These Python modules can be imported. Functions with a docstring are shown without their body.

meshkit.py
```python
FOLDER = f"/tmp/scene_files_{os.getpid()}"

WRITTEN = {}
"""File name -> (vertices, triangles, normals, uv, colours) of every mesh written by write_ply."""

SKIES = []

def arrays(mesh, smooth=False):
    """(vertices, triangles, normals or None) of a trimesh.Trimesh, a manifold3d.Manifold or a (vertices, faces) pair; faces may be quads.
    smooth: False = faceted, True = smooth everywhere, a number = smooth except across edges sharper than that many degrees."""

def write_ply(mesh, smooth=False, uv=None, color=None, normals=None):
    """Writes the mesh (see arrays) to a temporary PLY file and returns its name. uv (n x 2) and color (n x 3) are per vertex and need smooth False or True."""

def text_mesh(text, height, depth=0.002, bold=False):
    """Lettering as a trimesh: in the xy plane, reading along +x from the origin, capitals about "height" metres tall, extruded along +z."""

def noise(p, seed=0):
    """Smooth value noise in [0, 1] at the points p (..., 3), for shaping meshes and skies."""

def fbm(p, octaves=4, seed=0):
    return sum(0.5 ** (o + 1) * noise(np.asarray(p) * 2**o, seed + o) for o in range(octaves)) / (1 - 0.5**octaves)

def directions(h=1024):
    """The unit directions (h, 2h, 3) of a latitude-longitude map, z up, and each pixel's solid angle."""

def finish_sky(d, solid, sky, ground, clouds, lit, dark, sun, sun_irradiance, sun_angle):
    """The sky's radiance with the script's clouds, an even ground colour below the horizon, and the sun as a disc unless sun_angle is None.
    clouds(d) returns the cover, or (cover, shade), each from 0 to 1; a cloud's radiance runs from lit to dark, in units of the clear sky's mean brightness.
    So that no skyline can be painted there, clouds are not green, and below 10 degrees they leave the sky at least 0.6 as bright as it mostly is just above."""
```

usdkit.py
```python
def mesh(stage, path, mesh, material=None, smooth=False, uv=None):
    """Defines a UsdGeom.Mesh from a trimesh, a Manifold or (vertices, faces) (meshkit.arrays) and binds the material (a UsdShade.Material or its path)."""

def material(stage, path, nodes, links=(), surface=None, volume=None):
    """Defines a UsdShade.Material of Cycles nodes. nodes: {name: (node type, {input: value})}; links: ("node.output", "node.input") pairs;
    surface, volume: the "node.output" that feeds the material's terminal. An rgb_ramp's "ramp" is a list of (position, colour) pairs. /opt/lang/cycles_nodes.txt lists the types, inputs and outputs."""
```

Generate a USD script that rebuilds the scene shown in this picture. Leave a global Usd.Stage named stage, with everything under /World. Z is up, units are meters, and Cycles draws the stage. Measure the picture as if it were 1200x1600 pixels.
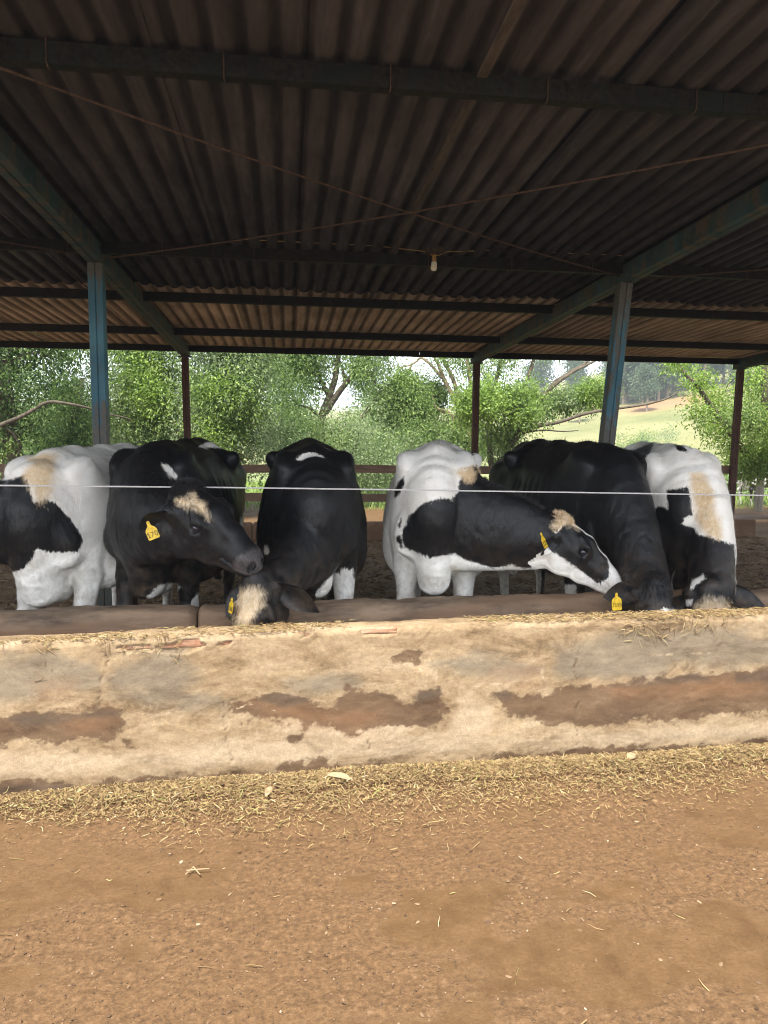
import math, random, numpy as np, trimesh, usdkit, meshkit
from pxr import Usd, UsdGeom, UsdLux, UsdShade, Sdf, Gf, Vt

stage = Usd.Stage.CreateInMemory()
UsdGeom.SetStageUpAxis(stage, UsdGeom.Tokens.z)
UsdGeom.SetStageMetersPerUnit(stage, 1.0)
UsdGeom.Xform.Define(stage, '/World')
UsdGeom.Scope.Define(stage, '/World/Looks')
rng = np.random.default_rng(7)
PI = math.pi

# ------------------------------------------------------------------ camera
CAM_H, YAW, PITCH, ROLL, FPX = 1.5, math.radians(7.6), math.radians(-5.56), 0.0077, 1130.0
FW = np.array([math.sin(YAW) * math.cos(PITCH), math.cos(YAW) * math.cos(PITCH), math.sin(PITCH)])
RT0 = np.array([math.cos(YAW), -math.sin(YAW), 0.0])
UP0 = np.cross(RT0, FW)
RT = RT0 * math.cos(ROLL) + UP0 * math.sin(ROLL)
UPV = np.cross(RT, FW)
CAM = np.array([0.0, 0.0, CAM_H])
cam = UsdGeom.Camera.Define(stage, '/World/camera')
M = Gf.Matrix4d(*[float(x) for x in (*RT, 0, *UPV, 0, *(-FW), 0, *CAM, 1)])
cam.AddTransformOp().Set(M)
cam.CreateHorizontalApertureAttr(36.0)
cam.CreateVerticalApertureAttr(48.0)
cam.CreateFocalLengthAttr(36.0 * FPX / 1200.0)
cam.CreateClippingRangeAttr(Gf.Vec2f(0.05, 5000))
EXPOSURE = 1.68
cam.CreateExposureAttr(EXPOSURE)

# ------------------------------------------------------------------ sky and sun
SUN_EL, SUN_AZ = math.radians(60), math.radians(205)     # azimuth clockwise from +Y: behind the camera, a little to its left
SUN = np.array([math.sin(SUN_AZ) * math.cos(SUN_EL), math.cos(SUN_AZ) * math.cos(SUN_EL), math.sin(SUN_EL)])
usdkit.material(stage, '/World/Looks/sky_look', {
    'sky': ('sky_texture', {'sky_type': 'single_scattering', 'sun_disc': False, 'sun_elevation': SUN_EL, 'sun_rotation': SUN_AZ, 'aerosol_density': 2.0, 'altitude': 600.0}),
    'tc': ('texture_coordinate', {}),
    'mp': ('mapping', {'scale': (1, 1, 3.0)}),
    'cl': ('noise_texture', {'scale': 2.2, 'detail': 5, 'roughness': 0.55}),
    'cr': ('rgb_ramp', {'ramp': [(0.3, (0.45,) * 3), (0.65, (0.9,) * 3)]}),
    'pale': ('hsv', {'saturation': 0.22, 'value': 1.35}),
    'mx': ('mix', {}),
    'bg': ('background_shader', {'strength': 0.12})},
    [('tc.generated', 'mp.vector'), ('mp.vector', 'cl.vector'), ('cl.fac', 'cr.fac'), ('sky.color', 'pale.color'), ('sky.color', 'mx.color1'), ('pale.color', 'mx.color2'),
     ('cr.color', 'mx.fac'), ('mx.color', 'bg.color')], surface='bg.background')
dome = UsdLux.DomeLight.Define(stage, '/World/sky')
UsdShade.MaterialBindingAPI.Apply(dome.GetPrim()).Bind(UsdShade.Material.Get(stage, '/World/Looks/sky_look'))
dome.GetPrim().SetCustomDataByKey('kind', 'structure')
sun = UsdLux.DistantLight.Define(stage, '/World/sun')
sun.CreateIntensityAttr(1.0)
sun.CreateAngleAttr(5.0)
sun.CreateNormalizeAttr(True)
sun.CreateColorAttr(Gf.Vec3f(1.0, 0.94, 0.84))
zz = SUN / np.linalg.norm(SUN)
xx = np.cross([0, 0, 1.0], zz); xx /= np.linalg.norm(xx)
yy = np.cross(zz, xx)
sun.AddTransformOp().Set(Gf.Matrix4d(*[float(v) for v in (*xx, 0, *yy, 0, *zz, 0, 0, -5, 20, 1)]))

# ------------------------------------------------------------------ helpers
_names = {}
def numbered(parent, name):
    k = _names.get((parent, name), 0); _names[(parent, name)] = k + 1
    return f'{parent}/{name}' + (f'_{k:03d}' if k else '')
def tag(prim, label=None, cat=None, group=None, kind=None):
    p = prim.GetPrim() if hasattr(prim, 'GetPrim') else prim
    for k, v in (('label', label), ('category', cat), ('group', group), ('kind', kind)):
        if v: p.SetCustomDataByKey(k, v)
    return p
def thing(name, label, cat, loc=(0, 0, 0), rotz=0.0, group=None):
    x = UsdGeom.Xform.Define(stage, numbered('/World', name))
    x.AddTranslateOp().Set(Gf.Vec3d(*map(float, loc)))
    if rotz: x.AddRotateZOp().Set(math.degrees(rotz))
    return tag(x, label, cat, group)
def path_of(p): return str(p.GetPath()) if p is not None else '/World'
def obj(name, mesh, mat, parent=None, smooth=False, prim=None, island=0):
    """one Mesh prim; prim: {primvar: per-vertex array (n) or (n, 3)}"""
    pth = numbered(path_of(parent), name); prim = dict(prim or {})
    if island: nv = len(mesh[0]); prim['tone'] = np.repeat(np.random.default_rng(nv).uniform(0, 1, nv // island), island)
    m = usdkit.mesh(stage, pth, mesh, L(mat), smooth)
    if prim:
        api = UsdGeom.PrimvarsAPI(m)
        for k, a in prim.items():
            a = np.asarray(a, np.float32)
            if a.ndim == 2: api.CreatePrimvar(k, Sdf.ValueTypeNames.Color3fArray, 'vertex').Set(Vt.Vec3fArray.FromNumpy(a))
            else: api.CreatePrimvar(k, Sdf.ValueTypeNames.FloatArray, 'vertex').Set(Vt.FloatArray.FromNumpy(a))
    return m.GetPrim()
def L(name): return UsdShade.Material.Get(stage, '/World/Looks/' + name)
def dup(root, loc, rotz=0.0, label=None, group=None, scale=None):
    x = UsdGeom.Xform.Define(stage, numbered('/World', root.GetName().rsplit('_0', 1)[0]))
    p = x.GetPrim()
    p.GetReferences().AddInternalReference(root.GetPath()); p.SetInstanceable(True)
    x.ClearXformOpOrder()
    x.AddTranslateOp(opSuffix='place').Set(Gf.Vec3d(*map(float, loc)))
    x.AddRotateZOp(opSuffix='turn').Set(math.degrees(rotz))
    if scale: x.AddScaleOp(opSuffix='size').Set(Gf.Vec3f(*((scale,) * 3 if np.ndim(scale) == 0 else scale)))
    was = root.GetCustomData()
    return tag(p, label or was.get('label'), was.get('category'), group or was.get('group'))

def ray(px, py): return FW * FPX + RT * (px - 600.0) - UPV * (py - 800.0)
def at(px, py, Y):
    d = ray(px, py); return CAM + d * (Y / d[1])
def at_z(px, py, z):
    d = ray(px, py); return CAM + d * ((z - CAM_H) / d[2])
def at_x(px, py, X):
    d = ray(px, py); return CAM + d * (X / d[0])
def project(P):
    q = np.asarray(P) - CAM
    dz = q @ FW
    return np.stack([600 + FPX * (q @ RT) / dz, 800 - FPX * (q @ UPV) / dz], -1), dz

def box(sx, sy, sz, c=(0, 0, 0), bevel=0.0):
    if bevel > 0:
        b = bevel
        import manifold3d as m3
        pts = [(x * (sx / 2 - (b if k != 0 else 0)), y * (sy / 2 - (b if k != 1 else 0)), z * (sz / 2 - (b if k != 2 else 0))) for k in range(3) for x in (-1, 1) for y in (-1, 1) for z in (-1, 1)]
        m = trimesh.convex.convex_hull(np.array(pts))
    else: m = trimesh.creation.box((sx, sy, sz))
    m.apply_translation(c); return m
def beam(a, b, w, h, up=(0, 0, 1), bevel=0.004):
    a, b = np.asarray(a, float), np.asarray(b, float); d = b - a; ln = np.linalg.norm(d); d = d / ln
    u = np.asarray(up, float); u = u - d * (u @ d); u /= np.linalg.norm(u); s = np.cross(u, d)
    m = box(ln, w, h, bevel=bevel)
    T = np.eye(4); T[:3, 0], T[:3, 1], T[:3, 2], T[:3, 3] = d, s, u, (a + b) / 2
    m.apply_transform(T); return m
def tube(pts, radii, sides=8, closed=True):
    P = np.asarray(pts, float); n = len(P); R = np.broadcast_to(np.asarray(radii, float), (n,))
    T = np.gradient(P, axis=0); T /= np.linalg.norm(T, axis=1, keepdims=True) + 1e-12
    ref = np.array([0, 0, 1.0]) if abs(T[0, 2]) < 0.9 else np.array([1.0, 0, 0])
    N = []
    for t in T:
        u = ref - t * (ref @ t); u /= np.linalg.norm(u) + 1e-12; N.append(u); ref = u
    N = np.array(N); B = np.cross(T, N)
    a = np.linspace(0, 2 * PI, sides, endpoint=False)
    V = (P[:, None] + R[:, None, None] * (np.cos(a)[None, :, None] * N[:, None] + np.sin(a)[None, :, None] * B[:, None])).reshape(-1, 3)
    i, j = np.meshgrid(np.arange(n - 1), np.arange(sides), indexing='ij'); j2 = (j + 1) % sides
    q = np.stack([i * sides + j, i * sides + j2, (i + 1) * sides + j2, (i + 1) * sides + j], -1).reshape(-1, 4)
    F = np.vstack([q[:, [0, 1, 2]], q[:, [0, 2, 3]]])
    if closed:
        V = np.vstack([V, P[:1], P[-1:]]); c0, c1 = n * sides, n * sides + 1
        k = np.arange(sides); k2 = (k + 1) % sides
        F = np.vstack([F, np.stack([np.full(sides, c0), k2, k], -1), np.stack([np.full(sides, c1), (n - 1) * sides + k, (n - 1) * sides + k2], -1)])
    return trimesh.Trimesh(V, F, process=False)
def cat(ms): return trimesh.util.concatenate(ms)
def sstep(x, a, b):
    t = np.clip((x - a) / (b - a), 0, 1); return t * t * (3 - 2 * t)
def fbm(p, o=4, seed=0): return meshkit.fbm(p, o, seed)
def poly_sd(P2, poly):
    """signed distance (positive inside) of 2-D points to a polygon"""
    P2 = np.asarray(P2); poly = np.asarray(poly, float); best = np.full(len(P2), 1e9); inside = np.zeros(len(P2), bool)
    for a, b in zip(poly, np.roll(poly, -1, 0)):
        e = b - a; t = np.clip(((P2 - a) @ e) / (e @ e + 1e-12), 0, 1)
        best = np.minimum(best, np.linalg.norm(P2 - a - t[:, None] * e, axis=1))
        c = ((a[1] <= P2[:, 1]) & (b[1] > P2[:, 1])) | ((b[1] <= P2[:, 1]) & (a[1] > P2[:, 1]))
        xi = a[0] + (P2[:, 1] - a[1]) / (b[1] - a[1] + 1e-12) * e[0]
        inside ^= c & (P2[:, 0] < xi)
    return np.where(inside, best, -best)
def strands(pos, dirs, length, width, rng, bend=0.15):
    """many thin three-sided blades in one mesh: root, middle, tip"""
    n = len(pos); d = dirs / np.linalg.norm(dirs, axis=1, keepdims=True)
    r = rng.normal(size=(n, 3)); s = np.cross(d, r); s /= np.linalg.norm(s, axis=1, keepdims=True) + 1e-9; t = np.cross(d, s)
    L_, W = np.asarray(length)[:, None], np.asarray(width)[:, None]
    a, m, b = pos - d * L_ / 2, pos + t * L_ * bend * rng.uniform(-1, 1, (n, 1)), pos + d * L_ / 2
    tri = []
    for k in range(3):
        an = 2 * PI * k / 3; tri.append(W * (math.cos(an) * s + math.sin(an) * t) / 2)
    V = np.stack([a + tri[0], a + tri[1], a + tri[2], m + tri[0] * 1.1, m + tri[1] * 1.1, m + tri[2] * 1.1, b + tri[0] * .6, b + tri[1] * .6, b + tri[2] * .6], 1)
    f = []
    for ring in (0, 3):
        for k in range(3):
            k2 = (k + 1) % 3
            f += [(ring + k, ring + k2, ring + 3 + k2), (ring + k, ring + 3 + k2, ring + 3 + k)]
    F = (np.arange(n)[:, None, None] * 9 + np.array(f)[None]).reshape(-1, 3)
    return V.reshape(-1, 3), F

# ------------------------------------------------------------------ materials
def mat(name, nodes, links, surface='p.BSDF'): usdkit.material(stage, '/World/Looks/' + name, nodes, links, surface=surface)
def simple(name, c1, c2, scale=8.0, rough=0.7, bump=0.3, dist=0.004, stretch=(1, 1, 1), detail=6, c3=None, s3=1.5, spec=0.3, coord='pos'):
    """two tones by fine noise, a third by large blotches, with relief"""
    nodes = {'g': ('geometry', {}), 'tc': ('texture_coordinate', {}), 'mp': ('mapping', {'scale': stretch}),
             'n1': ('noise_texture', {'scale': scale, 'detail': detail, 'roughness': 0.65}),
             'n2': ('noise_texture', {'scale': s3, 'detail': 4, 'roughness': 0.6}),
             'r1': ('rgb_ramp', {'ramp': [(0.32, c1), (0.68, c2)]}),
             'r2': ('rgb_ramp', {'ramp': [(0.45, (0,) * 3), (0.62, (1,) * 3)]}),
             'mx': ('mix', {'color2': c3 or c2}),
             'b': ('bump', {'strength': bump, 'distance': dist}),
             'p': ('principled_bsdf', {'roughness': rough, 'specular_ior_level': spec})}
    src = 'g.position' if coord == 'pos' else 'tc.object'
    links = [(src, 'mp.vector'), ('mp.vector', 'n1.vector'), ('mp.vector', 'n2.vector'), ('n1.fac', 'r1.fac'), ('n2.fac', 'r2.fac'), ('r2.color', 'mx.fac'), ('r1.color', 'mx.color1'),
             ('mx.color', 'p.base_color'), ('n1.fac', 'b.height'), ('b.normal', 'p.normal')]
    if c3 is None: links = [l for l in links if l[1] not in ('mx.fac',)]; nodes['mx'][1]['fac'] = 0.0
    mat(name, nodes, links)

# corrugated fibre-cement sheets: dark sooty brown, shade and dirt painted into the flutes, tone varies by sheet
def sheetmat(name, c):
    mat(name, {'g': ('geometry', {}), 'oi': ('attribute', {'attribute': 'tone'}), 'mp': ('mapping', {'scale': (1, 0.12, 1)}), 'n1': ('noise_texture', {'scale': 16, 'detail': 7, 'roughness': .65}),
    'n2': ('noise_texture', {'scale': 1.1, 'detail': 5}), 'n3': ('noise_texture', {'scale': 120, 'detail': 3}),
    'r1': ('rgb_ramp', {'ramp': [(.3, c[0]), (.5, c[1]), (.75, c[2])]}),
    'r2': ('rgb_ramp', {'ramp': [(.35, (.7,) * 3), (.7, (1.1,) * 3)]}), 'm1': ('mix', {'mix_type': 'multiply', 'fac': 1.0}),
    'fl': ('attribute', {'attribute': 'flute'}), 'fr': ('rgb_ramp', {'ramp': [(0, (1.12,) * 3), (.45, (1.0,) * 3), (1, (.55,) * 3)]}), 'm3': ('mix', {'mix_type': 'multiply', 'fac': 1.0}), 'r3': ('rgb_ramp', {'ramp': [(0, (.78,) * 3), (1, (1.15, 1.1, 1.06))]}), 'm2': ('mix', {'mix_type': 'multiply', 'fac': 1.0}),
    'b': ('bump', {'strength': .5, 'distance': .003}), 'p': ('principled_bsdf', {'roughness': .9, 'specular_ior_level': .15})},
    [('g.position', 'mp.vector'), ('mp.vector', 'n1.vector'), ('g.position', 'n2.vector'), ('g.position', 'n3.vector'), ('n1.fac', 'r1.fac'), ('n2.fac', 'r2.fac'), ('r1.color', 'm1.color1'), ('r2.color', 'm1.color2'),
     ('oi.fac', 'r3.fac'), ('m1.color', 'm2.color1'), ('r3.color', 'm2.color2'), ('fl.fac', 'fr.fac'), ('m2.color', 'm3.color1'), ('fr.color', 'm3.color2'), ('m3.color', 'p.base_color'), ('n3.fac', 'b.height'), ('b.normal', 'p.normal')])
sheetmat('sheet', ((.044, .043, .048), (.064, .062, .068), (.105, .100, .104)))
sheetmat('sheet_bounce_lit', ((.40, .315, .24), (.54, .44, .345), (.66, .56, .46)))  # far course paler: bounce light from outside painted into the colour
# flaking blue-green paint on steel, with rust and grey
def paint(name, c_paint, c_paint2, c_under, c_rust, lo, hi, rough=.6):
    mat(name, {'g': ('geometry', {}), 'mp': ('mapping', {'scale': (1, 1, .35)}), 'n1': ('noise_texture', {'scale': 9, 'detail': 8, 'roughness': .7}), 'n2': ('noise_texture', {'scale': 3, 'detail': 4}),
        'n4': ('noise_texture', {'scale': 45, 'detail': 5, 'roughness': .7}),
        'r1': ('rgb_ramp', {'ramp': [(lo, (0,) * 3), (hi, (1,) * 3)]}), 'r2': ('rgb_ramp', {'ramp': [(.35, c_paint), (.7, c_paint2)]}), 'r4': ('rgb_ramp', {'ramp': [(.35, c_under), (.65, c_rust)]}),
        'mx': ('mix', {}), 'b': ('bump', {'strength': .5, 'distance': .002}), 'p': ('principled_bsdf', {'roughness': rough, 'specular_ior_level': .14})},
        [('g.position', 'mp.vector'), ('mp.vector', 'n1.vector'), ('g.position', 'n2.vector'), ('g.position', 'n4.vector'), ('n1.fac', 'r1.fac'), ('n2.fac', 'r2.fac'), ('n4.fac', 'r4.fac'), ('r1.color', 'mx.fac'),
         ('r4.color', 'mx.color1'), ('r2.color', 'mx.color2'), ('mx.color', 'p.base_color'), ('n1.fac', 'b.height'), ('b.normal', 'p.normal')])
paint('purlin_paint', (.005, .008, .007), (.016, .021, .018), (.005, .0045, .004), (.024, .019, .013), .44, .64)
paint('rafter_paint', (.022, .050, .058), (.042, .088, .098), (.06, .052, .040), (.12, .09, .058), .40, .56)
paint('rust_post', (.055, .028, .02), (.10, .05, .035), (.03, .02, .017), (.12, .06, .04), .40, .60)
# near posts: blue paint on the middle of the post, greyer and rusty at its ends (by height)
def postpaint(name, zc):
    mat(name, {'g': ('geometry', {}), 'mp': ('mapping', {'scale': (1, 1, .22)}), 'sp': ('separate_xyz', {}), 'n1': ('noise_texture', {'scale': 16, 'detail': 8, 'roughness': .72}), 'n4': ('noise_texture', {'scale': 40, 'detail': 5}),
    'zr': ('map_range', {'from_min': 0.0, 'from_max': 3.2, 'to_min': 0, 'to_max': 1}),
    'zc': ('rgb_ramp', {'ramp': zc}), 'ad': ('math', {'math_type': 'subtract'}),
    'r1': ('rgb_ramp', {'ramp': [(.0, (1,) * 3), (.06, (0,) * 3)]}), 'n2': ('noise_texture', {'scale': 3, 'detail': 3}), 'r2': ('rgb_ramp', {'ramp': [(.35, (.032, .105, .145)), (.7, (.062, .16, .205))]}), 'r4': ('rgb_ramp', {'ramp': [(.3, (.06, .07, .07)), (.6, (.095, .088, .073)), (.75, (.12, .08, .05))]}),
    'mx': ('mix', {}), 'b': ('bump', {'strength': .5, 'distance': .003}), 'p': ('principled_bsdf', {'roughness': .6, 'specular_ior_level': .3})},
    [('g.position', 'mp.vector'), ('g.position', 'sp.vector'), ('mp.vector', 'n1.vector'), ('g.position', 'n4.vector'), ('g.position', 'n2.vector'), ('sp.z', 'zr.value'), ('zr.result', 'zc.fac'), ('n1.fac', 'ad.value1'), ('zc.color', 'ad.value2'), ('ad.value', 'r1.fac'),
     ('n4.fac', 'r4.fac'), ('n2.fac', 'r2.fac'), ('r1.color', 'mx.fac'), ('r4.color', 'mx.color1'), ('r2.color', 'mx.color2'), ('mx.color', 'p.base_color'), ('n1.fac', 'b.height'), ('b.normal', 'p.normal')])
postpaint('blue_post', [(0, (.30,) * 3), (.50, (.36,) * 3), (.57, (.52,) * 3), (.66, (.57,) * 3), (.80, (.55,) * 3), (.88, (.38,) * 3), (1, (.30,) * 3)])
postpaint('blue_post_worn', [(0, (.30,) * 3), (.50, (.40,) * 3), (.57, (.46,) * 3), (.66, (.50,) * 3), (.80, (.46,) * 3), (.88, (.34,) * 3), (1, (.28,) * 3)])
simple('rusty_rod', (.03, .018, .012), (.09, .055, .034), 60, .85)
simple('wood_rail', (.14, .085, .058), (.25, .16, .11), 30, .8, .4, .003, (.15, 1, 1), c3=(.17, .115, .08))
simple('old_wood', (.14, .12, .10), (.27, .24, .20), 25, .85, .5, .004, (1, 1, .2))
simple('batten', (.035, .030, .026), (.10, .088, .072), 25, .9, .5, .003, (1, .2, 1))
simple('kerb_concrete', (.15, .085, .05), (.26, .17, .11), 16, .9, .5, .006, c3=(.14, .08, .05))
simple('brick', (.24, .11, .065), (.34, .19, .115), 45, .9, .6, .004, c3=(.31, .21, .14), s3=9)
simple('wire_metal', (.42, .40, .38), (.62, .60, .58), 80, .5)
simple('socket', (.28, .17, .06), (.42, .28, .10), 60, .6)
mat('bulb', {'p': ('principled_bsdf', {'base_color': (.75, .74, .60), 'roughness': .25, 'subsurface_weight': .3, 'subsurface_scale': .01})}, [])
simple('nest', (.03, .022, .017), (.08, .06, .045), 40, .95, .8, .01)
mat('tag_yellow', {'g': ('geometry', {}), 'n': ('noise_texture', {'scale': 60, 'detail': 4}), 'r': ('rgb_ramp', {'ramp': [(.35, (.62, .38, .012)), (.6, (.80, .53, .02))]}), 'p': ('principled_bsdf', {'roughness': .45})}, [('g.position', 'n.vector'), ('n.fac', 'r.fac'), ('r.color', 'p.base_color')])
mat('tag_ink', {'p': ('principled_bsdf', {'base_color': (.02, .018, .015), 'roughness': .7})}, [])
mat('eye', {'p': ('principled_bsdf', {'base_color': (.008, .008, .012), 'roughness': .08, 'coat_weight': .6})}, [])
mat('eye_white', {'p': ('principled_bsdf', {'base_color': (.55, .50, .50), 'roughness': .15})}, [])
simple('hoof', (.03, .025, .02), (.07, .06, .05), 30, .6)

# hay and straw: tone by blade
def straw(name, ramp, rough=.75):
    mat(name, {'g': ('attribute', {'attribute': 'tone'}), 'r': ('rgb_ramp', {'ramp': ramp}), 'p': ('principled_bsdf', {'roughness': rough, 'specular_ior_level': .3})}, [('g.fac', 'r.fac'), ('r.color', 'p.base_color')])
straw('straw', [(0, (.085, .052, .026)), (.3, (.19, .122, .056)), (.65, (.27, .185, .088)), (.85, (.30, .22, .095)), (.94, (.235, .215, .075)), (1, (.46, .37, .23))])
straw('stems', [(0, (.20, .17, .07)), (.3, (.30, .25, .10)), (.5, (.22, .24, .075)), (.75, (.36, .30, .15)), (1, (.45, .39, .25))])
straw('dung_straw', [(0, (.05, .03, .015)), (.5, (.13, .08, .04)), (.85, (.24, .16, .08)), (1, (.34, .25, .13))])
straw('chips', [(0, (.06, .036, .022)), (.4, (.11, .066, .034)), (.7, (.16, .10, .055)), (.92, (.22, .155, .09)), (1, (.36, .29, .20))])
straw('pebbles', [(0, (.05, .032, .022)), (.4, (.10, .06, .031)), (.7, (.14, .085, .045)), (.92, (.19, .125, .078)), (1, (.28, .21, .15))], .85)

# coat of the cattle. primvar coat = (white, cream, bare skin) signed fields in metres, positive inside
def coat(name, fur_scale=90.0):
    def mask(k, soft, wob):
        return {f'w{k}': ('math', {'math_type': 'multiply_add', 'value2': wob, 'value3': -wob / 2}), f'a{k}': ('math', {'math_type': 'add'}), f'm{k}': ('map_range', {'from_min': -soft, 'from_max': soft, 'clamp': True})}
    nodes = {'at': ('attribute', {'attribute': 'coat'}), 'sp': ('separate_xyz', {}), 'sh': ('attribute', {'attribute': 'shade'}), 'g': ('geometry', {}), 'mp': ('mapping', {'scale': (1, 1, .3)}),
             'n1': ('noise_texture', {'scale': fur_scale, 'detail': 4, 'roughness': .7}), 'n2': ('noise_texture', {'scale': 7, 'detail': 5, 'roughness': .65}),
             'nf': ('noise_texture', {'scale': 210, 'detail': 3, 'roughness': .7}),
             'blk': ('rgb_ramp', {'ramp': [(.3, (.003, .003, .0036)), (.62, (.0065, .0062, .0068)), (.8, (.017, .014, .012))]}),
             'wht': ('rgb_ramp', {'ramp': [(.25, (.60, .53, .42)), (.42, (.80, .76, .68)), (.7, (.86, .83, .77))]}),
             'crm': ('rgb_ramp', {'ramp': [(.3, (.52, .36, .19)), (.5, (.66, .50, .31)), (.7, (.74, .63, .48))]}),
             'skn': ('rgb_ramp', {'ramp': [(.3, (.024, .022, .022)), (.55, (.060, .053, .052)), (.75, (.20, .155, .145))]}),
             'pz': ('separate_xyz', {}), 'zr': ('map_range', {'from_min': .95, 'from_max': .35, 'to_min': 0, 'to_max': .75, 'clamp': True}), 'n3': ('noise_texture', {'scale': 13, 'detail': 7, 'roughness': .7}), 'dr': ('rgb_ramp', {'ramp': [(.42, (0,) * 3), (.68, (1,) * 3)]}), 'dm': ('math', {'math_type': 'multiply'}), 'x3': ('mix', {'color2': (.15, .10, .06)}), 'x0': ('mix', {}), 'x1': ('mix', {}), 'x2': ('mix', {}), 'b': ('bump', {'strength': .6, 'distance': .005}),
             'ro': ('map_range', {'from_min': 0, 'from_max': 1, 'to_min': .40, 'to_max': .72}),
             'p': ('principled_bsdf', {'specular_ior_level': .36, 'sheen_weight': .0, 'sheen_roughness': .4})}
    links = [('at.vector', 'sp.vector'), ('g.position', 'mp.vector'), ('mp.vector', 'n1.vector'), ('g.position', 'n2.vector'), ('mp.vector', 'nf.vector'), ('n2.fac', 'blk.fac'), ('n2.fac', 'wht.fac'), ('n1.fac', 'crm.fac'), ('nf.fac', 'skn.fac')]
    for k, c, soft, wob in ((0, 'x', .005, .05), (1, 'y', .024, .07), (2, 'z', .012, .03)):
        nodes.update(mask(k, soft, wob)); links += [('n1.fac', f'w{k}.value1'), (f'w{k}.value', f'a{k}.value1'), (f'sp.{c}', f'a{k}.value2'), (f'a{k}.value', f'm{k}.value'), (f'm{k}.result', f'x{k}.fac')]
    links += [('blk.color', 'x0.color1'), ('wht.color', 'x0.color2'), ('x0.color', 'x1.color1'), ('crm.color', 'x1.color2'), ('x1.color', 'x2.color1'), ('skn.color', 'x2.color2'), ('g.position', 'pz.vector'), ('pz.z', 'zr.value'), ('g.position', 'n3.vector'), ('n3.fac', 'dr.fac'), ('zr.result', 'dm.value1'), ('dr.color', 'dm.value2'), ('dm.value', 'x3.fac'), ('x2.color', 'x3.color1'), ('x3.color', 'p.base_color'),
              ('nf.fac', 'b.height'), ('b.normal', 'p.normal'), ('m0.result', 'ro.value'), ('ro.result', 'p.roughness')]
    mat(name, nodes, links)
coat('coat')
mat('short_hair', {'a': ('attribute', {'attribute': 'hair_tone'}), 'p': ('principled_bsdf', {'roughness': .45, 'specular_ior_level': .25})}, [('a.color', 'p.base_color')])
def hairmat(name, c1, c2): mat(name, {'g': ('attribute', {'attribute': 'tone'}), 'r': ('rgb_ramp', {'ramp': [(0, c1), (1, c2)]}), 'p': ('principled_bsdf', {'roughness': .5, 'specular_ior_level': .4})}, [('g.fac', 'r.fac'), ('r.color', 'p.base_color')])
hairmat('black_hair', (.005, .005, .006), (.022, .019, .018))
hairmat('cream_hair', (.46, .29, .13), (.72, .58, .40))
hairmat('white_hair', (.52, .46, .38), (.76, .73, .68))

# leaves
def leaf(name, c1, c2, c3):
    mat(name, {'g': ('attribute', {'attribute': 'tone'}), 'r': ('rgb_ramp', {'ramp': [(0, c1), (.55, c2), (1, c3)]}), 'p': ('principled_bsdf', {'roughness': .5, 'specular_ior_level': .35}), 't': ('translucent_bsdf', {}), 'h': ('hsv', {'saturation': 1.1, 'value': 1.5}), 'm': ('mix_closure', {'fac': .42})},
        [('g.fac', 'r.fac'), ('r.color', 'p.base_color'), ('r.color', 'h.color'), ('h.color', 't.color'), ('p.BSDF', 'm.closure1'), ('t.BSDF', 'm.closure2')], surface='m.closure')
leaf('leaf_dark', (.030, .056, .02), (.075, .13, .042), (.15, .22, .07))
leaf('leaf_mid', (.06, .10, .03), (.14, .215, .062), (.26, .35, .11))
leaf('leaf_grey', (.09, .135, .065), (.195, .26, .13), (.33, .40, .20))
leaf('leaf_bright', (.08, .135, .028), (.175, .265, .055), (.30, .41, .10))
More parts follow.
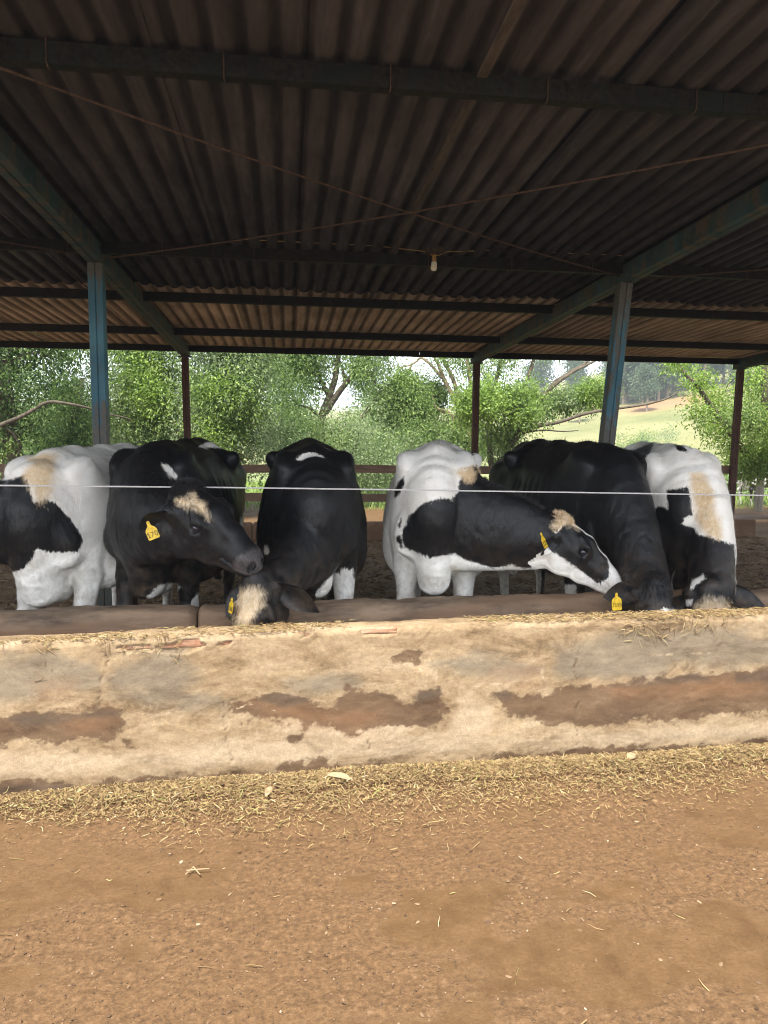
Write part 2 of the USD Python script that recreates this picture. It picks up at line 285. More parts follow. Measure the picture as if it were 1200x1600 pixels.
leaf('leaf_far', (.05, .08, .045), (.08, .12, .065), (.12, .165, .08))
simple('bark', (.045, .036, .027), (.12, .10, .072), 14, .9, .6, .01, (1, 1, .25))
simple('bark_pale', (.15, .115, .075), (.28, .22, .15), 14, .9, .5, .01)
straw('grass_blade', [(0, (.10, .16, .03)), (.5, (.16, .25, .05)), (.8, (.26, .32, .09)), (1, (.36, .34, .15))])
# ------------------------------------------------------------------ ground: one sheet to the horizon
def grid_lines(parts):
    out = []
    for a, b, d in parts: out += list(np.arange(a, b - d * .3, d))
    return np.array(out + [parts[-1][1]])
def geo(a, b, n): return list(np.geomspace(a, b, n))
gx = np.concatenate([-np.array(geo(9, 1600, 34))[::-1], grid_lines([(-9, -3.2, .4), (-3.2, -1.5, .08), (-1.5, 2.6, .014), (2.6, 4.2, .08), (4.2, 9, .3)])[:-1], np.array(geo(9, 1600, 46))])
gy = np.concatenate([[-30, -12, -5, -2, -.5, .4, .9], grid_lines([(1.2, 3.3, .012), (3.3, 4.2, .15), (4.2, 10.6, .06), (10.6, 17, .25), (17, 30, 1.0)])[:-1], np.array(geo(30, 1700, 60))])
def land(X, Y):
    """the lie of the land: level yard, then a pasture that climbs to a ridge, higher to the right, and far hills behind"""
    r = np.hypot(X, Y); th = np.degrees(np.arctan2(X, np.maximum(Y, 1e-3)))
    up = 13 + 17 * sstep(th, 8, 30)
    z = -1.6 * sstep(r, 22, 45) * (1 - sstep(th, 22, 36) * .6)
    z = z + up * sstep(r, 45, 280) ** .9
    z = z - 10 * sstep(r, 290, 420) + (34 + 14 * fbm(np.stack([th * .12, r * 0, r * 0], -1), 3, 5)) * sstep(r, 430, 900) * sstep(Y, -50, 200)
    z = z + (fbm(np.stack([X * .02, Y * .02, X * 0], -1), 4, 3) - .5) * 5 * sstep(r, 60, 200)
    return z * sstep(Y, 17, 30)
GX, GY = np.meshgrid(gx, gy, indexing='ij')
GZ = land(GX, GY)
P3 = np.stack([GX, GY, GX * 0], -1)
# wet yard in front: smooth films of mud between trodden clods, and a low mound of spilt hay against the trough
near = (GY > 1.1) & (GY < 3.35) & (GX > -3.2) & (GX < 4.2)
rough = fbm(P3 * [2.2, 3.2, 1], 5, 11)
mud = sstep(rough, .47, .58)                      # 1 = clods, 0 = smooth mud
mud = np.clip(mud + .35 * sstep(GY, 2.2, 2.7), 0, 1)
clod = (fbm(P3 * [26, 30, 1], 4, 12) - .5) * .014 + (fbm(P3 * [70, 75, 1], 3, 13) - .5) * .011
dip = (fbm(P3 * [5, 6, 1], 3, 14) - .5) * .012
GZ = GZ + np.where(near, clod * (.12 + .88 * mud) + dip, 0)
mound = .05 * sstep(GY, 2.62, 3.02) * (.45 + .9 * fbm(P3 * [3.0, 3.0, 1], 3, 15)) * (1 - .9 * sstep(GY, 3.0, 3.13)) * sstep(GX, -1.6, .3)
GZ = GZ + np.where(near, mound, 0)
floor_ = sstep(GY, 3.9, 4.1) * (1 - sstep(GY, 10.9, 11.2))
GZ = GZ + floor_ * ((fbm(P3 * [4, 4, 1], 4, 16) - .5) * .07 + (fbm(P3 * [13, 13, 1], 3, 17) - .5) * .04)
# pasture begins beyond the strip of bare earth behind the kerb; a red cutting on the hillside
grass = sstep(GY + (fbm(P3 * .35, 4, 18) - .5) * 5, 15.5, 18.5)
gv = np.stack([GX, GY, GZ], -1).reshape(-1, 3)
pp, dz = project(gv)
R_ = np.hypot(gv[:, 0], gv[:, 1])
TH_ = np.degrees(np.arctan2(gv[:, 0], np.maximum(gv[:, 1], 1e-3)))
def hit(px, py):
    d = ray(px, py); d = d / np.linalg.norm(d); t = np.geomspace(18, 1500, 4000); P = CAM + d * t[:, None]; below = P[:, 2] < land(P[:, 0], P[:, 1]); k = np.argmax(below); return P[k] if below.any() else P[-1]
def near_line(pts):
    best = np.full(len(gv), 1e9); q2 = np.array([hit(*p)[:2] for p in pts])
    for a, b in zip(q2[:-1], q2[1:]): ee = b - a; t = np.clip(((gv[:, :2] - a) @ ee) / (ee @ ee), 0, 1); best = np.minimum(best, np.linalg.norm(gv[:, :2] - a - t[:, None] * ee, axis=1))
    return best
redc = sstep(-near_line([(1006, 640), (1030, 634), (1052, 627)]), -5.0, -1.0) * .8
ni, nj = len(gx), len(gy)
ii, jj = np.meshgrid(np.arange(ni - 1), np.arange(nj - 1), indexing='ij')
q = np.stack([ii * nj + jj, (ii + 1) * nj + jj, (ii + 1) * nj + jj + 1, ii * nj + jj + 1], -1).reshape(-1, 4)
gf = np.vstack([q[:, [0, 1, 2]], q[:, [0, 2, 3]]])
mat('ground_look', {'kd': ('attribute', {'attribute': 'kind_mix'}), 'sp': ('separate_xyz', {}), 'md': ('attribute', {'attribute': 'mud'}), 'g': ('geometry', {}),
    'n1': ('noise_texture', {'scale': 9, 'detail': 8, 'roughness': .7}), 'n2': ('noise_texture', {'scale': 60, 'detail': 8, 'roughness': .75}), 'n3': ('noise_texture', {'scale': 2.2, 'detail': 5}), 'n4': ('noise_texture', {'scale': .09, 'detail': 9, 'roughness': .7}), 'n5': ('noise_texture', {'scale': 170, 'detail': 4}),
    'mps': ('mapping', {'scale': (.8, 1.0, 1)}),
    'clod': ('rgb_ramp', {'ramp': [(.26, (.038, .022, .013)), (.42, (.090, .050, .022)), (.56, (.132, .074, .033)), (.72, (.205, .128, .073))]}),
    'film': ('rgb_ramp', {'ramp': [(.3, (.076, .043, .019)), (.6, (.114, .065, .029)), (.8, (.155, .094, .047))]}),
    'w': ('math', {'math_type': 'multiply_add', 'value2': 1.8, 'value3': -.75}), 'wa': ('math', {'math_type': 'add', 'use_clamp': True}),
    'dirt': ('mix', {}), 'spk': ('rgb_ramp', {'ramp': [(.30, (.58, .56, .60)), (.44, (.92,) * 3), (.58, (1.04,) * 3), (.70, (1.35, 1.32, 1.30))]}), 'nsp': ('noise_texture', {'scale': 85, 'detail': 7, 'roughness': .8}), 'dsp': ('mix', {'mix_type': 'multiply', 'fac': .9}), 'man': ('rgb_ramp', {'ramp': [(.3, (.06, .038, .022)), (.5, (.19, .122, .07)), (.7, (.34, .24, .145))]}), 'd2': ('mix', {}),
    'gr': ('rgb_ramp', {'ramp': [(.25, (.085, .105, .032)), (.42, (.135, .142, .050)), (.6, (.19, .182, .075)), (.75, (.235, .205, .10))]}),
    'far': ('mix', {}), 'red': ('mix', {'color2': (.30, .12, .07)}),
    'lush': ('map_range', {'from_min': 20, 'from_max': 75, 'to_min': .8, 'to_max': .0, 'clamp': True}), 'ln': ('vector_math', {'math_type': 'length'}), 'gl': ('mix', {'color2': (.10, .19, .03)}),
    'b': ('bump', {'strength': .8, 'distance': .006}), 'b2': ('bump', {'strength': .5, 'distance': .003}),
    'ro': ('map_range', {'from_min': 0, 'from_max': 1, 'to_min': .5, 'to_max': .88}), 'bm': ('math', {'math_type': 'multiply'}),
    'p': ('principled_bsdf', {'specular_ior_level': .3})},
    [('kd.vector', 'sp.vector'), ('g.position', 'mps.vector'), ('g.position', 'n1.vector'), ('mps.vector', 'n2.vector'), ('g.position', 'n3.vector'), ('mps.vector', 'n4.vector'), ('g.position', 'n5.vector'),
     ('n2.fac', 'clod.fac'), ('n1.fac', 'film.fac'), ('n1.fac', 'w.value1'), ('w.value', 'wa.value1'), ('md.fac', 'wa.value2'), ('wa.value', 'dirt.fac'), ('film.color', 'dirt.color1'), ('clod.color', 'dirt.color2'),
     ('n2.fac', 'man.fac'), ('sp.y', 'd2.fac'), ('g.position', 'nsp.vector'), ('nsp.fac', 'spk.fac'), ('dirt.color', 'dsp.color1'), ('spk.color', 'dsp.color2'), ('dsp.color', 'd2.color1'), ('man.color', 'd2.color2'), ('n4.fac', 'gr.fac'), ('g.position', 'ln.vector1'), ('ln.value', 'lush.value'), ('lush.result', 'gl.fac'), ('gr.color', 'gl.color1'),
     ('sp.x', 'far.fac'), ('d2.color', 'far.color1'), ('gl.color', 'far.color2'), ('sp.z', 'red.fac'), ('far.color', 'red.color1'), ('red.color', 'p.base_color'),
     ('n2.fac', 'bm.value1'), ('wa.value', 'bm.value2'), ('bm.value', 'b.height'), ('n5.fac', 'b2.height'), ('b.normal', 'b2.normal'), ('b2.normal', 'p.normal'), ('wa.value', 'ro.value'), ('ro.result', 'p.roughness')])
g_ = obj('ground', (gv, gf), 'ground_look', None, True, {'kind_mix': np.stack([grass.ravel(), floor_.ravel(), redc], -1), 'mud': mud.ravel()})
tag(g_, 'wet brown dirt yard running back to a green pasture hillside', None, None, 'structure')

# ------------------------------------------------------------------ feed trough
trough = thing('feed_trough', 'long stained concrete feed trough between the yard and the cows', 'trough')
WX0, WX1, WT = -7.0, 9.0, 0.678
TROT = -0.009                                      # the trough lies a hair off the shed's line
def ty(x): return 3.135 + 0.022 * x
def tz(x): return np.clip((x - .4) * .012, -.02, .0) - .005
wx = np.concatenate([np.arange(WX0, -1.5, .12), np.arange(-1.5, 2.7, .0085), np.arange(2.7, WX1 + .01, .12)])
# profile from the foot of the front face up over the rounded rim and down inside
prof = [(0.0, z) for z in np.linspace(-.06, WT - .03, 86)]
prof += [(.03 - .03 * math.cos(a), WT - .03 + .03 * math.sin(a)) for a in np.linspace(.2, PI / 2, 5)]
prof += [(.03 + t, WT) for t in np.linspace(.015, .085, 8)] + [(.115 + .025 * math.sin(a), WT - .025 + .025 * math.cos(a)) for a in np.linspace(.2, PI / 2, 4)] + [(.14, z) for z in np.linspace(WT - .1, .1, 5)]
prof = np.array(prof)
PX, K = np.meshgrid(wx, np.arange(len(prof)), indexing='ij')
PY0, PZ = prof[K, 0], prof[K, 1].copy()
u3 = np.stack([PX, PY0 * 0, PZ], -1)
relief = (fbm(u3 * [3, 1, 5], 4, 21) - .5) * .004 + (fbm(u3 * [22, 1, 30], 4, 22) - .5) * .004
front = np.zeros(PX.shape); front[:, :92] = 1
foot = (fbm(u3 * [6, 1, 14], 4, 23) - .5) * .02 * sstep(-PZ, -.12, 0)
UP2 = np.stack([PX, PZ], -1).reshape(-1, 2)
def onwall(pts):
    out = []
    for x, y in pts:
        p = at(x, y, 3.14); p = at(x, y, ty(p[0])); out.append((p[0], p[2]))
    return np.array(out)
wob = (fbm(u3 * [7, 1, 9], 5, 24) - .5).ravel(); wob2 = (fbm(u3 * [28, 1, 34], 4, 25) - .5).ravel(); wob3 = (fbm(u3 * [2.2, 1, 12], 5, 26) - .5).ravel()
def field(polys): return np.max([poly_sd(UP2, onwall(p)) for p in polys], 0)
wet = field([[(-40, 1135), (20, 1120), (80, 1112), (150, 1108), (185, 1112), (192, 1140), (180, 1158), (120, 1165), (40, 1160), (0, 1168), (-50, 1165)],
             [(358, 1098), (400, 1086), (440, 1082), (480, 1092), (520, 1100), (540, 1078), (585, 1076), (600, 1092), (640, 1102), (655, 1076), (690, 1074), (704, 1090), (700, 1112), (680, 1135), (640, 1128), (600, 1136), (545, 1140), (500, 1130), (440, 1128), (380, 1120)],
             [(764, 1080), (790, 1074), (830, 1084), (870, 1072), (895, 1064), (950, 1066), (1010, 1062), (1050, 1052), (1080, 1046), (1130, 1050), (1180, 1044), (1260, 1040), (1260, 1108), (1190, 1114), (1120, 1118), (1040, 1128), (940, 1134), (900, 1130), (850, 1134), (830, 1126), (790, 1110)],
             [(-20, 1225), (60, 1222), (160, 1217), (230, 1213), (300, 1212), (330, 1214), (430, 1202), (505, 1190), (640, 1192), (760, 1182), (880, 1174), (980, 1165), (1100, 1164), (1210, 1156), (1210, 1260), (-20, 1290)],
             [(455, 1148), (475, 1148), (475, 1153), (455, 1153)], [(192, 1156), (204, 1155), (204, 1166), (194, 1168)], [(610, 1022), (650, 1020), (655, 1030), (612, 1032)]])
wet = wet + wob * .10 + wob2 * .06
grey = field([[(170, 1030), (260, 1012), (300, 1040), (320, 1070), (270, 1082), (180, 1076)], [(205, 1080), (280, 1076), (350, 1080), (350, 1100), (240, 1104)], [(690, 1030), (790, 1020), (840, 1050), (800, 1066), (720, 1056)],
              [(860, 1005), (960, 985), (1090, 980), (1220, 982), (1220, 1050), (1090, 1048), (960, 1060), (880, 1058)], [(-20, 1030), (60, 1018), (150, 1024), (150, 1062), (60, 1084), (-20, 1090)], [(440, 1060), (520, 1052), (560, 1070), (500, 1090), (450, 1085)]])
grey = grey + wob * .16 + wob3 * .10
dark_top = field([[(765, 1076), (800, 1076), (800, 1092), (768, 1092)], [(945, 1064), (1075, 1048), (1100, 1050), (1110, 1062), (1000, 1074), (945, 1072)], [(630, 1090), (650, 1072), (700, 1072), (700, 1086), (650, 1098)], [(380, 1086), (445, 1080), (490, 1094), (440, 1102)], [(1150, 1052), (1230, 1045), (1230, 1060), (1150, 1066)],
                  [(20, 1120), (150, 1108), (185, 1114), (120, 1124), (40, 1134)], [(-20, 1232), (300, 1220), (640, 1198), (1210, 1162), (1210, 1280), (-20, 1300)]]) + wob * .05
pale = field([[(-40, 1175), (300, 1165), (600, 1150), (900, 1142), (1240, 1126), (1240, 1150), (900, 1170), (600, 1180), (300, 1200), (-40, 1214)], [(500, 1118), (580, 1122), (640, 1140), (520, 1150), (430, 1140)], [(-20, 992), (200, 986), (420, 976), (600, 968), (600, 974), (300, 990), (-20, 1000)], [(715, 1092), (770, 1100), (770, 1150), (700, 1150)]])
pale = pale + wob3 * .10 + wob * .06
orange = field([[(795, 1066), (842, 1060), (846, 1072), (805, 1080)], [(385, 1095), (520, 1110), (600, 1120), (560, 1136), (420, 1120)], [(930, 1072), (1100, 1064), (1190, 1062), (1190, 1080), (980, 1090)], [(100, 1120), (170, 1120), (170, 1142), (120, 1150)], [(60, 1068), (110, 1060), (110, 1078), (62, 1086)], [(770, 1040), (840, 1045), (840, 1058), (770, 1056)]]) + wob * .10 + wob2 * .03
# knocks and cracks in the render; a strip near the rim where the bricks show
chip = -.004 + wob * .06 + field([[(180, 1003), (236, 998), (243, 1013), (200, 1016)], [(238, 1000), (330, 997), (322, 1009), (246, 1015)], [(332, 996), (372, 993), (360, 1009), (340, 1009)], [(430, 990), (482, 990), (470, 997), (432, 998)], [(565, 984), (620, 982), (620, 990), (570, 992)]]) + wob2 * .014 + .001
def crack(pts, w):
    q_ = onwall(pts); best = np.full(len(UP2), 9.)
    for a, b in zip(q_[:-1], q_[1:]):
        e = b - a; t = np.clip(((UP2 - a) @ e) / (e @ e), 0, 1); best = np.minimum(best, np.linalg.norm(UP2 + np.stack([wob2 * .02 + wob * .06, wob2 * .02 - wob * .02], -1) - a - t[:, None] * e, axis=1))
    return sstep(w - best, 0, w * .7)
cr = np.max([crack([(901, 985), (900, 1060), (902, 1120), (900, 1182)], .006), crack([(164, 1018), (160, 1060), (158, 1105)], .006), crack([(352, 1096), (356, 1140), (360, 1195)], .005), crack([(575, 1140), (576, 1170)], .004),
             crack([(290, 1104), (345, 1098), (400, 1082)], .006), crack([(670, 1094), (700, 1076), (760, 1068), (830, 1062)], .004) * .0], 0)
scr = np.max([crack([(663, 1094), (690, 1078), (730, 1071), (830, 1062)], .006), crack([(600, 1042), (690, 1038), (790, 1026)], .004), crack([(850, 1040), (852, 1085)], .008), crack([(88, 1072), (82, 1108)], .005), crack([(1020, 1021), (1150, 1018)], .004), crack([(684, 1040), (684, 1062)], .007), crack([(162, 1052), (160, 1080)], .005), crack([(20, 1092), (60, 1078), (110, 1058)], .004),
              crack([(350, 1115), (390, 1098), (450, 1116)], .010), crack([(230, 1115), (280, 1110), (350, 1118)], .012)], 0) * np.clip(.6 + wob2 * 3, 0, 1)
dent = sstep(chip, 0, .006) * .016 + cr * .005
dent = dent.reshape(PX.shape) * front
PZ = PZ + tz(PX) * sstep(PZ, .2, .66)
PYW = np.array([ty(x) for x in wx])[:, None] + PY0 + (relief + foot) * front + dent
PZ = PZ + np.where(K >= 88, (fbm(u3 * [5, 1, 1], 4, 27) - .5) * .02 + (fbm(u3 * [18, 1, 1], 3, 28) - .5) * .012, 0) * sstep(PZ, .5, .66)
nk = len(prof)
ii, jj = np.meshgrid(np.arange(len(wx) - 1), np.arange(nk - 1), indexing='ij')
q = np.stack([ii * nk + jj, (ii + 1) * nk + jj, (ii + 1) * nk + jj + 1, ii * nk + jj + 1], -1).reshape(-1, 4)
wf = np.vstack([q[:, [0, 1, 2]], q[:, [0, 2, 3]]])
def sm(a, s): return sstep(a, -s, s)
mat('trough_front', {'s1': ('attribute', {'attribute': 'stain'}), 'a': ('separate_xyz', {}), 's2': ('attribute', {'attribute': 'mark'}), 'c': ('separate_xyz', {}), 'g': ('geometry', {}), 'mp': ('mapping', {'scale': (.5, 1, 1.3)}),
    'n1': ('noise_texture', {'scale': 9, 'detail': 8, 'roughness': .72}), 'n2': ('noise_texture', {'scale': 55, 'detail': 6, 'roughness': .7}), 'n3': ('noise_texture', {'scale': 2.2, 'detail': 5, 'roughness': .6}),
    'base': ('rgb_ramp', {'ramp': [(.25, (.150, .102, .058)), (.45, (.228, .166, .098)), (.6, (.282, .214, .134)), (.75, (.345, .274, .188))]}),
    'fine': ('rgb_ramp', {'ramp': [(.3, (.78,) * 3), (.5, (1,) * 3), (.7, (1.16,) * 3)]}), 'f': ('mix', {'mix_type': 'multiply', 'fac': 1.0}), 'gn': ('noise_texture', {'scale': 5.5, 'detail': 9, 'roughness': .78, 'distortion': .6}), 'gk': ('rgb_ramp', {'ramp': [(.34, (.50, .45, .40)), (.46, (.86, .83, .80)), (.56, (1.0,) * 3), (.70, (1.13, 1.10, 1.05))]}), 'f2': ('mix', {'mix_type': 'multiply', 'fac': .65}), 'f3': ('mix', {'mix_type': 'multiply', 'fac': .75}), 
    'wetc': ('rgb_ramp', {'ramp': [(.3, (.060, .036, .021)), (.55, (.098, .060, .034)), (.75, (.17, .11, .065))]}),
    'gryc': ('rgb_ramp', {'ramp': [(.3, (.12, .098, .070)), (.6, (.18, .148, .105)), (.8, (.26, .21, .15))]}),
    'palc': ('rgb_ramp', {'ramp': [(.3, (.27, .202, .130)), (.6, (.335, .264, .180)), (.8, (.395, .325, .235))]}),
    'gm': ('math', {'math_type': 'multiply', 'value2': .88}), 'pm': ('math', {'math_type': 'multiply', 'value2': .8}), 'wm': ('math', {'math_type': 'multiply', 'value2': .93}), 'om': ('math', {'math_type': 'multiply', 'value2': .5}), 'dm': ('math', {'math_type': 'multiply', 'value2': .55}),
    'sx': ('math', {'math_type': 'multiply_add', 'value2': 1.5, 'value3': -.75}), 'sa': ('math', {'math_type': 'add'}), 'sr': ('map_range', {'from_min': .36, 'from_max': .64, 'clamp': True}), 'n7': ('noise_texture', {'scale': 32, 'detail': 9, 'roughness': .75}), 'n8': ('noise_texture', {'scale': 240, 'detail': 4, 'roughness': .7}), 'g8': ('rgb_ramp', {'ramp': [(.32, (.72,) * 3), (.5, (1,) * 3), (.68, (1.24,) * 3)]}), 'f8': ('mix', {'mix_type': 'multiply', 'fac': .8}), 'm1': ('mix', {}), 'm2': ('mix', {}), 'm3': ('mix', {}), 'm4': ('mix', {'color2': (.25, .125, .06)}), 'm5': ('mix', {'color2': (.055, .043, .032)}), 'm6': ('mix', {'color2': (.10, .065, .04)}),
    'b': ('bump', {'strength': .4, 'distance': .003}), 'ro': ('map_range', {'from_min': 0, 'from_max': 1, 'to_min': .9, 'to_max': .6}), 'p': ('principled_bsdf', {'specular_ior_level': .25})},
    [('s1.vector', 'a.vector'), ('s2.vector', 'c.vector'), ('g.position', 'mp.vector'), ('mp.vector', 'n1.vector'), ('g.position', 'n2.vector'), ('mp.vector', 'n3.vector'), ('n1.fac', 'base.fac'), ('n2.fac', 'fine.fac'), ('base.color', 'f.color1'), ('fine.color', 'f.color2'),
     ('n1.fac', 'gryc.fac'), ('n2.fac', 'palc.fac'), ('n1.fac', 'wetc.fac'), ('a.y', 'gm.value1'), ('gm.value', 'm1.fac'), ('mp.vector', 'gn.vector'), ('gn.fac', 'gk.fac'), ('f.color', 'f2.color1'), ('gk.color', 'f2.color2'), ('f2.color', 'm1.color1'), ('gryc.color', 'm1.color2'), ('a.z', 'pm.value1'), ('pm.value', 'm2.fac'), ('m1.color', 'm2.color1'), ('palc.color', 'm2.color2'),
     ('g.position', 'n7.vector'), ('g.position', 'n8.vector'), ('n8.fac', 'g8.fac'), ('n7.fac', 'sx.value1'), ('sx.value', 'sa.value1'), ('a.x', 'sa.value2'), ('sa.value', 'sr.value'), ('sr.result', 'wm.value1'), ('wm.value', 'm3.fac'), ('m2.color', 'm3.color1'), ('wetc.color', 'm3.color2'), ('c.x', 'om.value1'), ('om.value', 'm4.fac'), ('m3.color', 'f3.color1'), ('gk.color', 'f3.color2'), ('f3.color', 'm4.color1'), ('c.y', 'dm.value1'), ('dm.value', 'm5.fac'), ('m4.color', 'm5.color1'),
     ('c.z', 'm6.fac'), ('m5.color', 'm6.color1'), ('m6.color', 'f8.color1'), ('g8.color', 'f8.color2'), ('f8.color', 'p.base_color'), ('n2.fac', 'b.height'), ('b.normal', 'p.normal'), ('a.x', 'ro.value'), ('ro.result', 'p.roughness')])
fr = front.ravel()
pale_m = np.clip(sm(pale, .03) + scr * 1.2, 0, 1.25)
stain = np.stack([sm(wet, .045) * fr * (1 - scr * .9), sm(grey, .05) * fr, pale_m * fr], -1)
mark = np.stack([sm(orange, .06) * .55 * fr * (1 - scr), sm(dark_top, .015) * fr * sm(wet, .02), np.clip(cr * .8, 0, 1) * fr], -1)
obj('front_wall', (np.stack([PX, PYW, PZ], -1).reshape(-1, 3), wf), 'trough_front', trough, True, {'stain': stain, 'mark': mark})
# bricks bare where the render has come off
def brick_at(px0, px1, py0, py1, k):
    a, b = onwall([(px0, py1), (px1, py0)])
    x0, z0, x1, z1 = a[0], a[1], b[0], b[1]
    m = box(x1 - x0, .05, z1 - z0, bevel=.008); m = m.subdivide().subdivide()
    m.vertices += (np.stack([fbm(m.vertices * 40 + k * 9, 3, 30 + c) for c in range(3)], -1) - .5) * .012
    m.apply_translation(((x0 + x1) / 2, ty((x0 + x1) / 2) + .0325, (z0 + z1) / 2))
    obj('brick', m, 'brick', trough)
for k, r_ in enumerate([(178, 240, 1000, 1018), (245, 328, 996, 1014), (334, 374, 992, 1010), (428, 484, 987, 999), (562, 622, 980, 993)]): brick_at(*r_, k)
# rear rim: a rounded concrete kerb, in two lengths that meet at a crack
def rear_rim(x0, x1, seed):
    xs = np.arange(x0, x1 + .001, .02 if x0 > -3.1 and x1 < 5 else .05); n = 26
    a = np.linspace(0, 2 * PI, n, endpoint=False)
    cy, cz, hw, hh = 4.06, .30, .105, .285
    ca, sa = np.cos(a), np.sin(a)
    py_ = cy + hw * np.sign(ca) * np.abs(ca) ** .40; pz_ = cz + hh * np.sign(sa) * np.abs(sa) ** .36
    V = np.stack(np.broadcast_arrays(xs[:, None], (py_)[None], pz_[None]), -1).astype(float).copy()
    nn = fbm(V * [2.5, 6, 6], 4, seed) - .5; n2_ = fbm(V * [14, 20, 20], 4, seed + 1) - .5
    V[..., 1] += ty(V[..., 0]) - 3.135 + ca[None] * (nn * .035 + n2_ * .022)
    V[..., 2] += (nn * .06 + n2_ * .03) * (sa[None] > -.2)
    for e in (0, -1):
        V[e, :, 2] = cz + (V[e, :, 2] - cz) * .97; V[e, :, 1] = 4.06 + ty(xs[e]) - 3.135 + (V[e, :, 1] - 4.06 - ty(xs[e]) + 3.135) * .93
    m_ = len(xs); ii, jj = np.meshgrid(np.arange(m_ - 1), np.arange(n), indexing='ij'); j2 = (jj + 1) % n
    F = np.stack([ii * n + jj, ii * n + j2, (ii + 1) * n + j2, (ii + 1) * n + jj], -1).reshape(-1, 4); F = np.vstack([F[:, [0, 2, 1]], F[:, [0, 3, 2]]])
    V = V.reshape(-1, 3); c0 = len(V); V = np.vstack([V, V[:n].mean(0), V[-n:].mean(0)]); k = np.arange(n); k2 = (k + 1) % n
    F = np.vstack([F, np.stack([np.full(n, c0), k, k2], -1), np.stack([np.full(n, c0 + 1), (m_ - 1) * n + k2, (m_ - 1) * n + k], -1)])
    return V, F
simple('rim_concrete', (.07, .048, .032), (.32, .22, .14), 7, .75, .9, .010, (.45, 1, 1.9), detail=10, c3=(.22, .135, .08), s3=3.0, spec=.35)
cx_ = at(308, 968, 3.97)[0]
for x0, x1, s in ((WX0, cx_ - .006, 40), (cx_ + .006, 4.6, 42), (4.612, WX1, 44)): obj('rear_rim', rear_rim(x0, x1, s), 'rim_concrete', trough, True)
obj('trough_floor', box(WX1 - WX0, .78, .12, ((WX0 + WX1) / 2, 3.66, .10)), 'kerb_concrete', trough)

# loose hay: on the yard against the trough, along the rim, in the trough, on the shed floor
def near_ground(x, y):
    i = np.clip(np.searchsorted(gx, x) - 1, 0, ni - 2); j = np.clip(np.searchsorted(gy, y) - 1, 0, nj - 2)
    return np.maximum.reduce([GZ[i, j], GZ[i + 1, j], GZ[i, j + 1], GZ[i + 1, j + 1]])
def flat_dirs(n, rng, tilt): 
    a = rng.uniform(0, 2 * PI, n); return np.stack([np.cos(a), np.sin(a), rng.normal(0, tilt, n)], -1)
def hay(name, label, x, y, z, rng, lo, hi, w0, w1, matn, tilt=.3, group=None):
    n = len(x); V, F = strands(np.stack([x, y, z], -1), flat_dirs(n, rng, tilt), rng.uniform(lo, hi, n) * rng.uniform(.5, 1, n), rng.uniform(w0, w1, n), rng)
    return tag(obj(name, (V, F), matn, island=9), label, 'hay', group, 'stuff')
r_ = np.random.default_rng(31)
n = 60000
x = r_.uniform(-2.0, 3.2, n); y = 3.12 + .022 * x - np.abs(r_.normal(0, .19, n)) - .015 - .03 * sstep(-x, -.3, .8)
dens = fbm(np.stack([x * 2.2, y * 3, x * 0], -1), 3, 33); lim = .14 + .22 * sstep(x, -1.3, .3)
keep = (r_.uniform(0, 1, n) < np.clip(1.25 - (3.12 - y) / (lim * 2.0 * (.35 + 1.1 * dens)), 0.02, 1)) & (y > 2.1)
x, y = x[keep], y[keep]
hay('spilt_hay', 'loose pale hay spilt along the foot of the trough wall', x, y, near_ground(x, y) + r_.uniform(.0, .022, len(x)) + .014 * (y > 2.9), r_, .006, .034, .0015, .0042, 'straw', .45)
n = 700; x = r_.uniform(-2.0, 3.2, n); y = 3.11 + .022 * x - np.abs(r_.normal(0, .16, n)); k_ = r_.uniform(0, 1, n) < .25 + .75 * sstep(x, -1.2, .4); x, y = x[k_], y[k_]
hay('long_hay', 'longer bright green and yellow stems lying on top of the spilt hay', x, y, near_ground(x, y) + r_.uniform(.014, .030, len(x)), r_, .03, .08, .0016, .0035, 'stems', .35)
n = 9000; x = r_.uniform(-2.0, 3.2, n); y = ty(x) + r_.uniform(-.004, .13, n)
dens = fbm(np.stack([x * 2.0, y * 8, x * 0], -1), 4, 36); k_ = r_.uniform(0, 1, n) < sstep(dens + .22 * sstep(x, .3, 1.2) - .06, .44, .68)
x, y = x[k_], y[k_]; hay('rim_hay', 'thin scatter of hay lying on top of the trough front wall', x, y, WT + tz(x) + .003 + r_.uniform(-.003, .006, len(x)), r_, .012, .05, .0016, .0035, 'straw', .12)
n = 700; x = r_.uniform(-1.6, 2.8, n); z = WT - np.abs(r_.normal(0, .06, n)) - .01; dn = fbm(np.stack([x * 3, z * 0, z * 0], -1), 3, 37); k_ = dn > .52; x, z = x[k_], z[k_]
V, F = strands(np.stack([x, ty(x) - .006, z], -1), np.stack([r_.normal(0, .6, len(x)), r_.normal(0, .08, len(x)), r_.normal(0, .7, len(x))], -1), r_.uniform(.02, .06, len(x)), r_.uniform(.0015, .003, len(x)), r_)
tag(obj('clinging_hay', (V, F), 'straw', island=9), 'few wisps of hay stuck to the upper face of the trough wall', 'hay', None, 'stuff')
n = 14000; x = r_.uniform(-2.2, 3.6, n); y = r_.uniform(3.28, 3.95, n) + .022 * x; z = .17 + .22 * fbm(np.stack([x * 2, y * 3, x * 0], -1), 3, 38) * r_.uniform(.4, 1, n)
hay('trough_feed', 'chopped hay feed lying in the bottom of the trough', x, y, z, r_, .02, .09, .002, .005, 'straw')
n = 26000; x = r_.uniform(-3.5, 7.5, n); y = 4.3 + 6.5 * r_.uniform(0, 1, n) ** 1.2; 
hay('floor_litter', 'dark trampled straw and dung covering the shed floor behind the cows', x, y, near_ground(x, y) + r_.uniform(0, .02, n), r_, .03, .14, .004, .010, 'dung_straw', .25)
